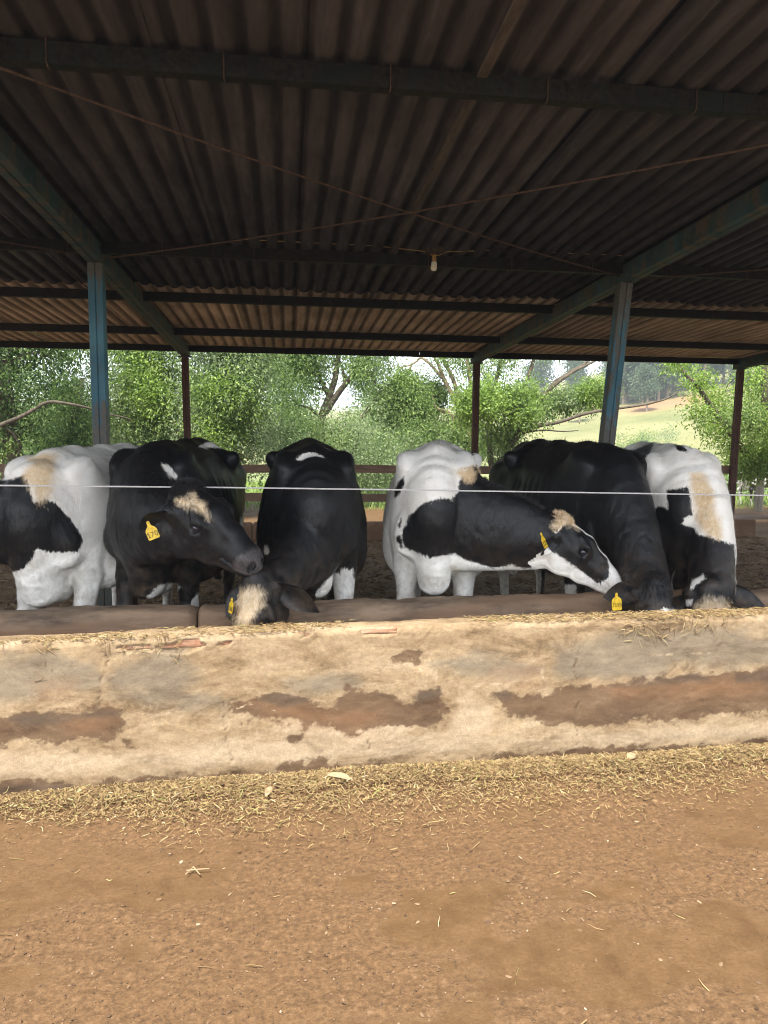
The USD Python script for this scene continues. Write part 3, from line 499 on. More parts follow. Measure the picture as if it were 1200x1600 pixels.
# flat chips, husks and clods of the yard
def flakes(x, y, size, rng, lift=.004, tilt=.35, flat=.25):
    n = len(x); z = near_ground(x, y) + lift
    a = rng.uniform(0, 2 * PI, n); ax = np.stack([np.cos(a), np.sin(a), rng.normal(0, tilt, n)], -1); ay = np.stack([-np.sin(a), np.cos(a), rng.normal(0, tilt, n)], -1); up = np.cross(ax, ay)
    base = np.array([(1, .1, 0), (.35, .5, .1), (-.5, .42, 0), (-1, -.1, .08), (-.3, -.5, 0), (.6, -.4, .12), (0, 0, .45), (0, 0, -.4)])
    S = base[None] * rng.uniform(.7, 1.3, (n, 8, 1)); S[..., 1] *= rng.uniform(.55, 1.5, (n, 1)); S[..., 2] *= flat / .25 * rng.uniform(.4, 1, (n, 1))
    V = np.stack([x, y, z], -1)[:, None] + np.asarray(size)[:, None, None] * (S[..., :1] * ax[:, None] + S[..., 1:2] * ay[:, None] + S[..., 2:] * up[:, None])
    f = [(k, (k + 1) % 6, 6) for k in range(6)] + [((k + 1) % 6, k, 7) for k in range(6)]
    return V.reshape(-1, 3), (np.arange(n)[:, None, None] * 8 + np.array(f)[None]).reshape(-1, 3)
n = 22000; x = r_.uniform(-2.0, 3.0, n); y = r_.uniform(1.35, 3.1, n); dn = fbm(np.stack([x * 2.2, y * 3.2, x * 0], -1), 5, 11); k_ = r_.uniform(0, 1, n) < sstep(dn, .42, .6) * .8 + .015; x, y = x[k_], y[k_]
tag(obj('clods', flakes(x, y, np.minimum(r_.gamma(2.0, .0009, len(x)) + .0008, .005), r_, .0, .15, .6), 'pebbles', island=8), 'small clods and pebbles trodden into the wet dirt yard', 'clods', None, 'stuff')
n = 1300; x = r_.uniform(-2.0, 3.0, n); y = r_.uniform(1.4, 3.1, n); 
tag(obj('chips', flakes(x, y, np.minimum(r_.gamma(2.0, .0022, n) + .002, .010), r_, .001, .15, .12), 'chips', island=8), 'pale husks and wood chips scattered over the dirt yard', 'chips', None, 'stuff')
n = 160; x = r_.uniform(-1.9, 2.8, n); y = 3.0 - 1.6 * r_.uniform(0, 1, n) ** 1.6
hay('yard_straw', 'single stray straws scattered over the dirt yard', x, y, near_ground(x, y) + .004, r_, .02, .08, .0015, .003, 'straw', .12)
def bit(name, label, catg, px, py, ln, wd, ang, matn, lift=.03):
    p = at_z(px, py, .03); m = box(ln, wd, .004, bevel=.0015); m = m.subdivide().subdivide(); v = m.vertices; v[:, 2] += .12 * ln * np.cos(v[:, 0] / ln * 3) ; v[:, 1] *= 1 - .75 * np.abs(v[:, 0] / ln * 2) ** 2; m.vertices = v
    m.apply_transform(trimesh.transformations.rotation_matrix(ang, (0, 0, 1))); m.apply_transform(trimesh.transformations.rotation_matrix(.25, (1, 0, 0))); z = float(near_ground(np.array([p[0]]), np.array([p[1]]))[0])
    m.apply_translation((p[0], p[1], z + lift)); tag(obj(name, m, matn), label, catg)
simple('dry_husk', (.22, .15, .085), (.34, .25, .15), 40, .8)
bit('dry_leaf', 'large pale dry husk lying on the spilt hay below the trough', 'leaf', 531, 1229, .115, .034, -.35, 'dry_husk', .028)
bit('dry_leaf', 'smaller dry husk on the hay, left of the large pale one', 'leaf', 420, 1243, .06, .03, 1.2, 'dry_husk', .024)
bit('dry_leaf', 'curled pinkish dry leaf at the foot of the trough, right of the large husk', 'leaf', 986, 1194, .06, .04, .6, 'dry_husk', .03)
# crossed twigs on the yard
tw = thing('crossed_twigs', 'three thin pale twigs lying crossed on the bare dirt yard', 'twigs')
for a, b in (((290, 1366), (302, 1355)), ((302, 1354), (312, 1366)), ((291, 1360), (327, 1357))):
    p0, p1 = at_z(*a, .016), at_z(*b, .016); obj('twig', tube(np.linspace(p0, p1, 4), .0022, 5), 'dry_husk', tw)

# ------------------------------------------------------------------ the shed
shed = thing('cattle_shed', 'open cattle shed of steel posts under a dark corrugated roof', 'shed')
RA, RB = 3.215, 0.03
def rz(y): return RA - RB * y
POSTX = (-5.88, -1.49, 2.91, 7.33)
YN, YF = 6.12, 11.1
pitch, amp = .708 / 5, .014
# corrugated sheets, each one its own: three courses, the lower tucked under the upper
def sheet(x0, y0, y1, lift, seed):
    r = np.random.default_rng(seed); w = .708 + .06
    xs = np.linspace(0, w, int(w / pitch * 12) + 1); ys = np.linspace(y0, y1, 6); t = .007
    X, Yg = np.meshgrid(xs, ys, indexing='ij'); prof_ = np.tanh(2.0 * np.cos(2 * PI * X / pitch) - .55); prof_ = (prof_ - np.tanh(-2.55)) / (np.tanh(1.45) - np.tanh(-2.55)); Z = 2 * amp * prof_
    sag = r.normal(0, .004, 6)[None] ; Z = Z + rz(Yg) + .004 + lift + sag + .006 * (xs > .70)[:, None]
    V1 = np.stack([X + x0 + r.normal(0, .006), Yg, Z], -1); V2 = V1 + [0, 0, t]
    a, b = X.shape; idx = np.arange(a * b).reshape(a, b)
    q1 = np.stack([idx[:-1, :-1], idx[1:, :-1], idx[1:, 1:], idx[:-1, 1:]], -1).reshape(-1, 4)
    F = [q1[:, ::-1], q1 + a * b]
    for e in (idx[0], idx[-1][::-1], idx[:, 0][::-1], idx[:, -1]): F.append(np.stack([e[:-1], e[1:], e[1:] + a * b, e[:-1] + a * b], -1)[:, ::-1])
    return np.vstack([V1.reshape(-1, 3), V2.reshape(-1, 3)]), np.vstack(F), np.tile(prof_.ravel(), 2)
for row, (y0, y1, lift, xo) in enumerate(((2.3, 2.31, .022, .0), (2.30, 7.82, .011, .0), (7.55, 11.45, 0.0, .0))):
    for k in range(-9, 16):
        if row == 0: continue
        sv, sf, fl_ = sheet(.10 + xo + .708 * k, y0, y1, lift + .016 * (k % 2), 100 + row * 40 + k); obj('roof_sheet', (sv, sf), 'sheet_bounce_lit' if row == 2 else 'sheet', shed, True, {'flute': fl_, 'tone': np.full(len(sv), (k * 37 + row * 11) % 17 / 16.0)})
# purlins (channel section seen from below), rafters, posts
def channel(y, h=.088, w=.05):
    zt = rz(y)
    for x0, x1 in ((-6.3, 2.0), (2.004, 10.8)):
        m = cat([box(x1 - x0, .006, h, ((x0 + x1) / 2, y - w / 2, zt - h / 2)), box(x1 - x0, w, .006, ((x0 + x1) / 2, y + .004, zt - h + .003)), box(x1 - x0, w, .006, ((x0 + x1) / 2, y + .004, zt - .004)), box(x1 - x0, .006, .025, ((x0 + x1) / 2, y + w / 2 + .003, zt - h + .019))])
        obj('purlin', m, 'purlin_paint', shed)
for y in (3.30, 6.06, 7.72, 9.68, 11.08): channel(y)
for i, x in enumerate(POSTX):
    y0, y1 = 2.4, 11.22; zt = lambda y: rz(y) - .090
    a, b = np.array((x, y0, zt(y0) + .006)), np.array((x, y1, zt(y1) + .006))
    for s in (-1, 1): obj('rafter', beam(a + (s * .031, 0, 0), b + (s * .031, 0, 0), .058, .135), 'rafter_paint', shed)
    lean = -.125 if i == 2 else 0.0
    top = np.array((x, YN, zt(YN) - .058)); foot_ = np.array((x + lean * 2.7 / 1.45, YN, -.05))
    d = (top - foot_)
    for s in (-1, 1): obj('post', beam(foot_ + (s * .029, 0, 0), top + (s * .029, 0, 0), .105, .056, (1, 0, 0), .006), 'blue_post_worn' if i == 2 else 'blue_post', shed)
    top = np.array((x, YF, zt(YF) - .058)); foot_ = np.array((x + (-.05 if i == 3 else .03 if i == 1 else 0), YF, -.05))
    for s in (-1, 1): obj('post', beam(foot_ + (s * .025, 0, 0), top + (s * .025, 0, 0), .085, .048, (1, 0, 0), .004), 'rust_post', shed)
    obj('bracket', box(.19, .14, .012, (x, YF, zt(YF) - .069)), 'rafter_paint', shed)
# batten of old flashing under one joint of the sheets, hook bolts along the purlins
for (p0, p1) in (((1.545 - .95 + .0, 1.8), (1.545 - .95, 3.25)), ((1.545 - .95, 3.35), (1.545 - .95, 7.9))):
    pass
xb = at(652, 255, 4.9)[0]
obj('batten', beam((xb, 2.35, rz(2.35) - .012), (xb, 6.0, rz(6.0) - .012), .05, .012), 'batten', shed)
obj('batten', beam((xb, 6.12, rz(6.12) - .012), (xb, 7.68, rz(7.68) - .012), .045, .012), 'batten', shed)
rr = np.random.default_rng(5)
for y in (3.30, 6.06, 7.72):
    for k in range(-3, 8):
        x = .10 + .708 * k + .35; m = tube([(x, y - .036, rz(y) + .01), (x, y - .036, rz(y) - .085), (x, y - .02, rz(y) - .098), (x, y + .01, rz(y) - .092)], .003, 5); obj('hook_bolt', m, 'rusty_rod', shed)
# crossed tie rods under the roof
def rod(a, b, r=.006):
    a, b = np.array(a), np.array(b); t = np.linspace(0, 1, 14)[:, None]; p = a + (b - a) * t; p[:, 2] -= .05 * (4 * t * (1 - t))[:, 0]
    obj('tie_rod', tube(p, r, 6), 'rusty_rod', shed)
zr = lambda y: rz(y) - .105
for i in range(3):
    xa, xc = POSTX[i] + .08, POSTX[i + 1] - .08
    rod((xa, 3.1, zr(3.1)), (xc, 6.05, zr(6.05))); rod((xa, 6.05, zr(6.05) - .02), (xc, 3.1, zr(3.1) - .02))
# bulb hanging from the middle purlin
pb = at(678, 404, 6.04); blb = thing('light_bulb', 'dirty unlit bulb in a yellowed socket hanging under the middle roof beam', 'bulb', (pb[0], pb[1], pb[2]))
obj('socket', trimesh.creation.revolve(np.array([(0, .045), (.02, .045), (.022, .02), (.017, .012), (.021, .0), (.021, -.02), (.017, -.024), (0, -.024)])[::-1], sections=18), 'socket', blb, 40)
obj('bulb', trimesh.creation.revolve(np.array([(0, -.022), (.018, -.024), (.024, -.032), (.026, -.05), (.026, -.08), (.021, -.094), (.010, -.099), (0, -.10)])[::-1], sections=20), 'bulb', blb, 50)
m = trimesh.creation.icosphere(3, .1); m.vertices *= (1, .45, .75); m.vertices += (np.stack([fbm(m.vertices * 14, 4, 60 + c) for c in range(3)], -1) - .5) * .09
m.apply_translation((pb[0] - .005, pb[1] - .05, pb[2] + .10)); tag(obj('wasp_nest', m, 'nest', None, True), 'dark crusty wasp nest stuck on the roof beam above the bulb', 'nest')
cb = thing('cable', 'thin yellowed electric cable running along the roof beam to the bulb', 'cable')
obj('cable_run', tube([pb + v for v in ((-1.6, -.045, .075), (-.5, -.045, .07), (-.1, -.04, .045), (-.02, -.02, .02), (.03, -.02, .02), (.1, -.04, .05), (.5, -.045, .075), (1.7, -.045, .08))], .0035, 5), 'socket', cb)

# wire along the feeding line
tag(obj('wire', tube([at(x_, y_, 4.09) for x_, y_ in ((-500, 754), (50, 759), (330, 761.5), (600, 765), (900, 769.5), (1190, 774), (1900, 784))], .0042, 6), 'wire_metal'), 'tight pale steel wire stretched in front of the cows above the trough', 'wire')

# ------------------------------------------------------------------ back of the shed: kerb, rails, gate end
kb = thing('back_kerb', 'low reddish concrete kerb along the back of the shed', 'kerb')
def kerb(x0, x1):
    m = box(x1 - x0, .2, .3, bevel=.02)
    for _ in range(3): m = m.subdivide()
    m.vertices += (np.stack([fbm(m.vertices * [3, 9, 9] + x0, 4, 70 + c) for c in range(3)], -1) - .5) * .03
    m.apply_translation(((x0 + x1) / 2, 10.98, .12)); obj('kerb_block', m, 'kerb_concrete', kb, True)
for k in range(8): kerb(-7 + 1.62 * k, -7 + 1.62 * k + 1.61)
kerb(5.97, 6.95); kerb(7.02, 7.62)
fence = thing('rail_fence', 'brown two-rail wooden fence along the back of the shed', 'fence')
for z in (1.07, .635):
    for x0, x1 in ((-10.2, -5.9), (-5.88, -1.5), (-1.48, 2.9), (2.94, 6.83)): 
        m = box(x1 - x0, .045, .125, bevel=.006); m = m.subdivide().subdivide().subdivide(); m.vertices[:, 2] += .012 * np.sin(m.vertices[:, 0] * 1.3 + z * 9 + x0); m.apply_translation(((x0 + x1) / 2, 11.2, z)); obj('rail', m, 'wood_rail', fence)
obj('post', box(.13, .13, 1.5, (6.88, 11.26, .5), .008), 'old_wood', fence)
obj('rail', box(.52, .05, .14, (7.06 + .02, 11.19, 1.08), .006), 'wood_rail', fence)
obj('broken_plank', beam((6.80, 11.15, .62), (6.98, 11.13, .96), .03, .10, (0, 1, 0)), 'wood_rail', fence)
for x, y in ((-3.7, 11.26), (.7, 11.26), (5.0, 11.26)): obj('post', box(.11, .1, 1.25, (x, y, .5), .006), 'old_wood', fence)
pf = thing('yard_fence', 'wire fence with short weathered posts in the yard beyond the shed', 'fence')
fx = [(at(1184, 822, 15.0)[0], 15.0), (9.9, 15.6), (11.6, 16.6), (13.6, 17.6)]
for k, (x, y) in enumerate(fx):
    m = trimesh.creation.cylinder(.085, 1.35, sections=12); m.vertices += (np.stack([fbm(m.vertices * 5 + k, 3, 80 + c) for c in range(3)], -1) - .5) * .03; m.apply_translation((x, y, .25)); obj('post', m, 'old_wood', pf)
for z in (.35, .62, .85): obj('fence_wire', tube([(x, y - .08, z) for x, y in fx], .006, 5), 'wire_metal', pf)
# ------------------------------------------------------------------ cattle: one skin grown round a skeleton of soft tapered limbs
Zv = np.array([0, 0, 1.0])
class Skin:
    def __init__(s): s.p = []
    def ecap(s, a, b, w0, h0, w1, h1, up=(0, 0, 1), k=.03, sub=False):
        s.p.append((np.asarray(a, float), np.asarray(b, float), w0, h0, w1, h1, np.asarray(up, float), k, sub))
    def ball(s, c, r, k=.03, sub=False): s.ecap(c, np.asarray(c, float) + (0, 0, 1e-4), r, r, r, r, (1, 0, 0), k, sub)
    def ellip(s, c, axis, half, w, h, up, k=.03, sub=False):
        a = np.asarray(axis, float); a = a / np.linalg.norm(a); half = max(half - min(w, h), .0005); s.ecap(c - a * half, c + a * half, w, h, w, h, up, k, sub)
    def limb(s, pts, radii, k=.03, flat=1.0, up=(1, 0, 0), sub=False):
        for i in range(len(pts) - 1): s.ecap(pts[i], pts[i + 1], radii[i] * flat, radii[i], radii[i + 1] * flat, radii[i + 1], up, k, sub)
    def loft(s, pts, w, h, up=(0, 0, 1), k=.02, n=4):
        from scipy.interpolate import PchipInterpolator
        pts = np.asarray(pts, float); t = np.arange(len(pts)); tt = np.linspace(0, len(pts) - 1, (len(pts) - 1) * n + 1)
        C = PchipInterpolator(t, np.column_stack([pts, w, h]))(tt)
        if np.ndim(up) == 2: U = PchipInterpolator(t, np.asarray(up, float))(tt)
        else: U = np.tile(np.asarray(up, float), (len(tt), 1))
        for i in range(len(tt) - 1): s.ecap(C[i, :3], C[i + 1, :3], C[i, 3], C[i, 4], C[i + 1, 3], C[i + 1, 4], U[i], k)
    def mesh(s, h=.011):
        lo = np.min([np.minimum(p[0], p[1]) - max(p[2:6]) for p in s.p if not p[8]], 0) - .06
        hi = np.max([np.maximum(p[0], p[1]) + max(p[2:6]) for p in s.p if not p[8]], 0) + .06
        N = np.ceil((hi - lo) / h).astype(int) + 1
        F = np.full(N, .2, np.float32); ax = [(lo[k] + h * np.arange(N[k])).astype(np.float32) for k in range(3)]
        for a, b, w0, h0, w1, h1, up, k, sub in sorted(s.p, key=lambda p: p[8]):
            r = max(w0, h0, w1, h1) + k + .03
            i0 = np.clip(((np.minimum(a, b) - r - lo) / h).astype(int), 0, N - 1); i1 = np.clip(((np.maximum(a, b) + r - lo) / h).astype(int) + 2, 1, N)
            sl = tuple(slice(i0[q], i1[q]) for q in range(3))
            X = np.stack(np.meshgrid(*[ax[q][sl[q]] for q in range(3)], indexing='ij'), -1)
            d = b - a; ln = np.linalg.norm(d); d = d / ln
            u = up - d * (up @ d); nu = np.linalg.norm(u); u = u / nu if nu > 1e-6 else np.cross(d, [.3, .5, .8]); l = np.cross(d, u)
            q_ = X - a.astype(np.float32); sa = q_ @ d.astype(np.float32); t = np.clip(sa / ln, 0, 1); ex = sa - t * ln
            W, H = w0 + t * (w1 - w0), h0 + t * (h1 - h0); m = np.minimum(W, H)
            x1, x2 = (q_ @ l.astype(np.float32)) / W, (q_ @ u.astype(np.float32)) / H; x3 = ex / m
            k0 = np.sqrt(x1 * x1 + x2 * x2 + x3 * x3); k1 = np.sqrt((x1 / W) ** 2 + (x2 / H) ** 2 + (x3 / m) ** 2) + 1e-6
            g = np.where(k0 < .3, (k0 - 1) * m, k0 * (k0 - 1) / k1).astype(np.float32)
            f = F[sl]
            if sub: g = -g; hh = np.maximum(k - np.abs(f - g), 0) / k; F[sl] = np.maximum(f, g) + hh * hh * k * .25
            else: hh = np.maximum(k - np.abs(f - g), 0) / k; F[sl] = np.minimum(f, g) - hh * hh * k * .25
        return nets(F, lo, h)
def nets(F, lo, h):
    """naive surface nets"""
    S = F < 0; nx, ny, nz = F.shape
    c = np.zeros((nx - 1, ny - 1, nz - 1), np.int8)
    for o in np.ndindex(2, 2, 2): c += S[o[0]:nx - 1 + o[0], o[1]:ny - 1 + o[1], o[2]:nz - 1 + o[2]]
    act = np.argwhere((c > 0) & (c < 8)); idx = np.full(c.shape, -1, np.int32); idx[tuple(act.T)] = np.arange(len(act))
    acc = np.zeros((len(act), 3)); cnt = np.zeros(len(act))
    for axis in range(3):
        for o in np.ndindex(2, 2):
            off = np.insert(np.array(o), axis, 0); a = act + off; b = a.copy(); b[:, axis] += 1
            fa, fb = F[tuple(a.T)], F[tuple(b.T)]; m = (fa < 0) != (fb < 0); t = np.where(m, fa / np.where(m, fa - fb, 1), 0)
            p = off[None].astype(float).repeat(len(act), 0); p[:, axis] += t; acc += p * m[:, None]; cnt += m
    V = (act + acc / cnt[:, None]) * h + lo
    faces = []
    for axis in range(3):
        sl0 = [slice(1, -1)] * 3; sl0[axis] = slice(0, -1); sl1 = list(sl0); sl1[axis] = slice(1, None)
        a, b = S[tuple(sl0)], S[tuple(sl1)]; e = np.argwhere(a != b); flip = a[tuple(e.T)]
        base = e + 1; base[:, axis] -= 1
        u, v = [(1, 2), (2, 0), (0, 1)][axis]
        du, dv = np.zeros(3, int), np.zeros(3, int); du[u] = 1; dv[v] = 1
        q = np.stack([idx[tuple((base - du - dv).T)], idx[tuple((base - dv).T)], idx[tuple(base.T)], idx[tuple((base - du).T)]], -1)
        q = np.where(flip[:, None], q, q[:, ::-1]); faces.append(q)
    q = np.vstack(faces)
    return V, np.vstack([q[:, [0, 1, 2]], q[:, [0, 2, 3]]])

def ear_mesh(base, tip, face, width, cup=.35, droop=.15):
    """a leaf-shaped cupped ear with thickness; face: the way its hollow looks"""
    base, tip, face = (np.asarray(v, float) for v in (base, tip, face)); d = tip - base; ln = np.linalg.norm(d); d /= ln
    n = face - d * (face @ d); n /= np.linalg.norm(n); s = np.cross(n, d)
    u = np.linspace(0, 1, 18); v = np.linspace(-1, 1, 15); U, Vv = np.meshgrid(u, v, indexing='ij')
    w = width / 2 * np.clip(np.where(U < .45, .42 + .58 * np.sin(PI / 2 * np.minimum(U / .45, 1)), np.clip(1 - ((U - .45) / .55) ** 1.9, 0, 1)), .04, 1)
    c = cup * (1 - .45 * U); ang = Vv * (1.25 * (1 - U) + .55)
    lat = np.sin(ang) / np.sin(np.abs(ang).max(1, keepdims=True)) * w; dep = (np.cos(ang) - 1) * w * c * 2.2 
    P = base + d * (U * ln)[..., None] + s * lat[..., None] - n * (dep + droop * ln * U * U * 0)[..., None] - np.array([0, 0, 1.]) * (droop * ln * U * U)[..., None]
    th = .0065 * (1 - .55 * np.abs(Vv) ** 3) * (1 - .5 * U)
    A, B = P + n * th[..., None] * .5, P - n * th[..., None] * .5
    a, b = U.shape; idx = np.arange(a * b).reshape(a, b); q1 = np.stack([idx[:-1, :-1], idx[1:, :-1], idx[1:, 1:], idx[:-1, 1:]], -1).reshape(-1, 4)
    F = [q1[:, ::-1], q1 + a * b]
    for e in (idx[0], idx[-1][::-1], idx[:, 0][::-1], idx[:, -1]): F.append(np.stack([e[:-1], e[1:], e[1:] + a * b, e[:-1] + a * b], -1))
    q = np.vstack(F); return np.vstack([A.reshape(-1, 3), B.reshape(-1, 3)]), np.vstack([q[:, [0, 1, 2]], q[:, [0, 2, 3]]]), a * b
def unit(v): v = np.asarray(v, float); return v / np.linalg.norm(v)

class Cow:
    def __init__(c, name, label, O, deg, S=1.03, len_=1.0, tuck=1.0, group=None):
        c.root = thing(name, label, 'cow', (0, 0, 0), 0, group); c.sk = Skin(); c.S = S; c.len = len_; c.O = np.array([O[0], O[1], 0.0]); a = math.radians(deg)
        c.f = np.array([math.sin(a), -math.cos(a), 0]); c.l = np.array([math.cos(a), math.sin(a), 0]); c.extra = []; c.tags = []; c.eyes = []; c.hairs = []; c.ears = []
    def w(c, x, y=0.0, z=0.0): return c.O + c.S * (c.f * x * c.len + c.l * y + np.array([0, 0, z]))
    def trunk(c, fat=1.0, legs=True, swing=(0, 0, 0, 0)):
        S, sk = c.S, c.sk; W = lambda *a: c.w(*a)
        st = [(-1.33, 1.20, .06, .08), (-1.28, 1.18, .15, .17), (-1.15, 1.13, .22, .27), (-.98, 1.09, .265, .33), (-.80, 1.05, .285, .385), (-.58, 1.00, .325, .425), (-.33, .97, .345 * fat, .445), (-.08, .985, .325 * fat, .43),
              (.10, 1.02, .25, .405), (.24, 1.01, .21, .36), (.36, .95, .16, .29), (.44, .90, .10, .18)]
        sk.loft([W(x, 0, z) for x, z, w_, h_ in st], [w_ * S for *_, w_, h_ in st], [h_ * S for *_, h_ in st], (0, 0, 1), .03, 3)
        # spine, withers, hooks, pins, tail head, shoulder blades, thighs, brisket, flank
        sk.limb([W(.16, 0, 1.375), W(-.1, 0, 1.385), W(-.5, 0, 1.395), W(-.85, 0, 1.405), W(-1.1, 0, 1.37), W(-1.26, 0, 1.32)], [r * S for r in (.045, .040, .04, .042, .05, .035)], .09)
        for s in (-1, 1):
            sk.limb([W(-.80, s * .10, 1.36), W(-.80, s * .255, 1.305)], [.06 * S, .05 * S], .09)
            sk.ball(W(-.79, s * .275, 1.335), .038 * S, .05)
            sk.ellip(W(-.60, s * .37, 1.21), c.f - Zv * .8, .13 * S, .05 * S, .07 * S, c.l, .10, True)
            sk.ellip(W(-.06, s * .40, .98), Zv + c.f * .25, .28 * S, .05 * S, .045 * S, c.f, .09, True)
            sk.limb([W(-1.27, s * .12, 1.24), W(-1.1, s * .2, 1.2)], [.05 * S, .07 * S], .07)
            sk.ellip(W(.10, s * .185, 1.10), c.f * .35 + np.array([0, 0, 1]), .30 * S, .06 * S, .13 * S, c.f, .09)
            sk.ellip(W(.27, s * .17, .88), c.f, .13 * S, .075 * S, .11 * S, (0, 0, 1), .10)
            sk.ellip(W(-1.03, s * .19, .93), np.array([0, 0, 1]) - c.f * .1, .33 * S, .095 * S, .20 * S, c.f, .10)
            sk.ellip(W(-.35, s * .20, .80), c.f, .42 * S, .16 * S, .25 * S, (0, 0, 1), .08)
        sk.ellip(W(.36, 0, .70), c.f * .5 + np.array([0, 0, 1]), .17 * S, .085 * S, .10 * S, c.f, .10)
        sk.limb([W(.42, 0, 1.0), W(.44, 0, .80), W(.34, 0, .62), W(.12, 0, .57)], [r * S for r in (.05, .05, .06, .07)], .08)
        for s in (-1, 1): sk.ellip(W(-.90, s * .07, .58), c.f, .15 * S, .085 * S, .11 * S, (0, 0, 1), .06)
        sk.limb([W(-1.30, 0, 1.30), W(-1.385, 0, 1.16), W(-1.36, 0, .85), W(-1.34, .01, .5)], [.035 * S, .027 * S, .02 * S, .016 * S], .03)
        sk.limb([W(-1.34, .01, .52), W(-1.335, .015, .36)], [.026 * S, .035 * S], .03)
        if legs:
            for k, s in enumerate((-1, 1)):
                d = swing[k]
                sk.limb([W(.14, s * .185, .86), W(.12 + d * .3, s * .185, .66), W(.17 + d * .8, s * .18, .42), W(.165 + d * .9, s * .178, .36), W(.155 + d, s * .175, .15), W(.175 + d, s * .175, .085)], [r * S for r in (.105, .082, .058, .052, .036, .043)], .035, .92, c.f)
                sk.limb([W(.16 + d * .8, s * .18, .44), W(.165 + d * .85, s * .178, .37)], [.060 * S, .056 * S], .02)
                sk.limb([W(.18 + d, s * .175, .06), W(.205 + d, s * .175, .018)], [.048 * S, .055 * S], .02)
                d = swing[k + 2]
                sk.limb([W(-.95 + d * .2, s * .2, .80), W(-.98 + d * .5, s * .195, .64), W(-1.13 + d * .8, s * .18, .50), W(-1.10 + d, s * .175, .40), W(-1.07 + d, s * .17, .15), W(-1.05 + d, s * .17, .085)], [r * S for r in (.12, .085, .058, .046, .036, .043)], .035, .85, c.f)
                sk.limb([W(-1.045 + d, s * .17, .06), W(-1.02 + d, s * .17, .018)], [.048 * S, .055 * S], .02)
    def nmask(c, V):
        d = np.min([np.linalg.norm(V - p, axis=1) for p in c.npts], 0); return .34 - d
    def neck(c, pts, w, h, up, k=.035):
        c.npts = np.array(pts)[1:]
        c.sk.loft(pts, w, h, up, k, 4)
    def head(c, poll, axis, n, s=1.0, ls=1.0, ears=None):
        """axis: poll towards muzzle; n: outward normal of the face. ears: [(side, direction, facing, length)] in world vectors"""
        sk = c.sk; d = unit(axis); n = unit(np.asarray(n, float) - d * (np.asarray(n, float) @ d)); l = np.cross(n, d)
        c.poll, c.hd, c.hn, c.hl, c.hs = np.asarray(poll, float), d, n, l, s
        c.ls = ls; H = lambda t, y=0.0, z=0.0: c.poll + s * (d * t * ls + l * y + n * z)
        c.H = H
        st = [(-.02, .010, -.12, .075), (.04, .036, -.155, .092), (.11, .042, -.175, .104), (.18, .038, -.18, .104), (.25, .026, -.165, .086), (.32, .014, -.158, .076), (.39, .006, -.146, .068), (.45, .000, -.140, .073), (.49, -.010, -.132, .071), (.517, -.032, -.112, .054)]
        sk.loft([H(t, 0, (a + b) / 2) for t, a, b, w in st], [w * s for *_, w in st], [(a - b) / 2 * s for t, a, b, w in st], n, .015, 3)
        # flat brow and nose bridge, jaw, cheek, brow ridges, nostril wings, lips, poll
        sk.limb([H(.03, 0, .022), H(.20, 0, .030), H(.34, 0, .004), H(.44, 0, -.014)], [.030 * s, .030 * s, .026 * s, .022 * s], .035, 1.9, n)
        for e in (-1, 1):
            sk.limb([H(.06, e * .055, -.17), H(.16, e * .058, -.19), H(.30, e * .042, -.155), H(.42, e * .03, -.122)], [.055 * s, .048 * s, .030 * s, .026 * s], .05)
            sk.ellip(H(.15, e * .082, -.12), d, .085 * s, .028 * s, .065 * s, n, .04)
            sk.limb([H(.135, e * .088, .022), H(.19, e * .102, -.004), H(.235, e * .088, -.018)], [.020 * s, .024 * s, .016 * s], .03)
            sk.limb([H(.16, e * .100, -.058), H(.205, e * .104, -.064), H(.235, e * .092, -.056)], [.012 * s, .013 * s, .010 * s], .02)
            sk.ball(H(.475, e * .044, -.040), .026 * s, .03)
            sk.limb([H(.25, e * .070, -.085), H(.36, e * .055, -.075)], [.014 * s, .012 * s], .03)
            sk.ellip(H(.545, e * .040, -.050), d * .4 + l * e * .8 - n * .35, .030 * s, .012 * s, .022 * s, n, .010, True)
            sk.ball(H(.198, e * .114, -.033), .0245 * s, .010, True)
            sk.limb([H(.375, e * .066, -.092), H(.44, e * .070, -.082), H(.50, e * .048, -.080), H(.53, 0, -.078)], [.005 * s] * 4, .012, 1, n, True)
            sk.ball(H(.02, e * .085, -.065), .040 * s, .04)
        sk.ellip(H(.475, 0, -.104), l, .05 * s, .028 * s, .020 * s, n, .03)
        sk.ball(H(-.012, 0, .012), .05 * s, .05)
        for e in (-1, 1): c.eyes.append((H(.198, e * .0955, -.033), .0220 * s, e))
        for e, dr, fc, ln in ears or []:
            b = H(.025, e * .088, -.062); t = (b + unit(dr) * ln * s) if ln else np.asarray(dr, float); c.ears.append((b, t)); c.extra.append(ear_mesh(b, t, fc, max(np.linalg.norm(t - b) * .54, .075 * s)))
    def where(c): print({k: project(c.H(*v))[0].round(0).tolist() for k, v in dict(tip=(.515, 0, -.065), poll=(0, 0, 0), brow=(.12, 0, .04), jaw=(.1, 0, -.2), muz=(.46, 0, -.12)).items()}, [project(e[0])[0].round(0).tolist() for e in c.eyes])
    def finish(c, base, polys=(), h=.011, skin_muzzle=True, pink=False, ear='black', seed=0, hairs=90000):
        V, F = c.sk.mesh(h)
        nb = len(V); V = V + 0
        ear_in = np.zeros(len(V))
        for ev, ef, na in c.extra:
            e_in = np.zeros(len(ev)); e_in[na:] = 0
            F = np.vstack([F, ef + len(V)]); V = np.vstack([V, ev]); ear_in = np.concatenate([ear_in, e_in])
        tm = trimesh.Trimesh(V, F, process=False); 
        N = meshkit.arrays(tm, True)[2]
        und = (fbm(V * 6, 3, 90 + seed) - .5) * .012 + (fbm(V * 17, 3, 91 + seed) - .5) * .005
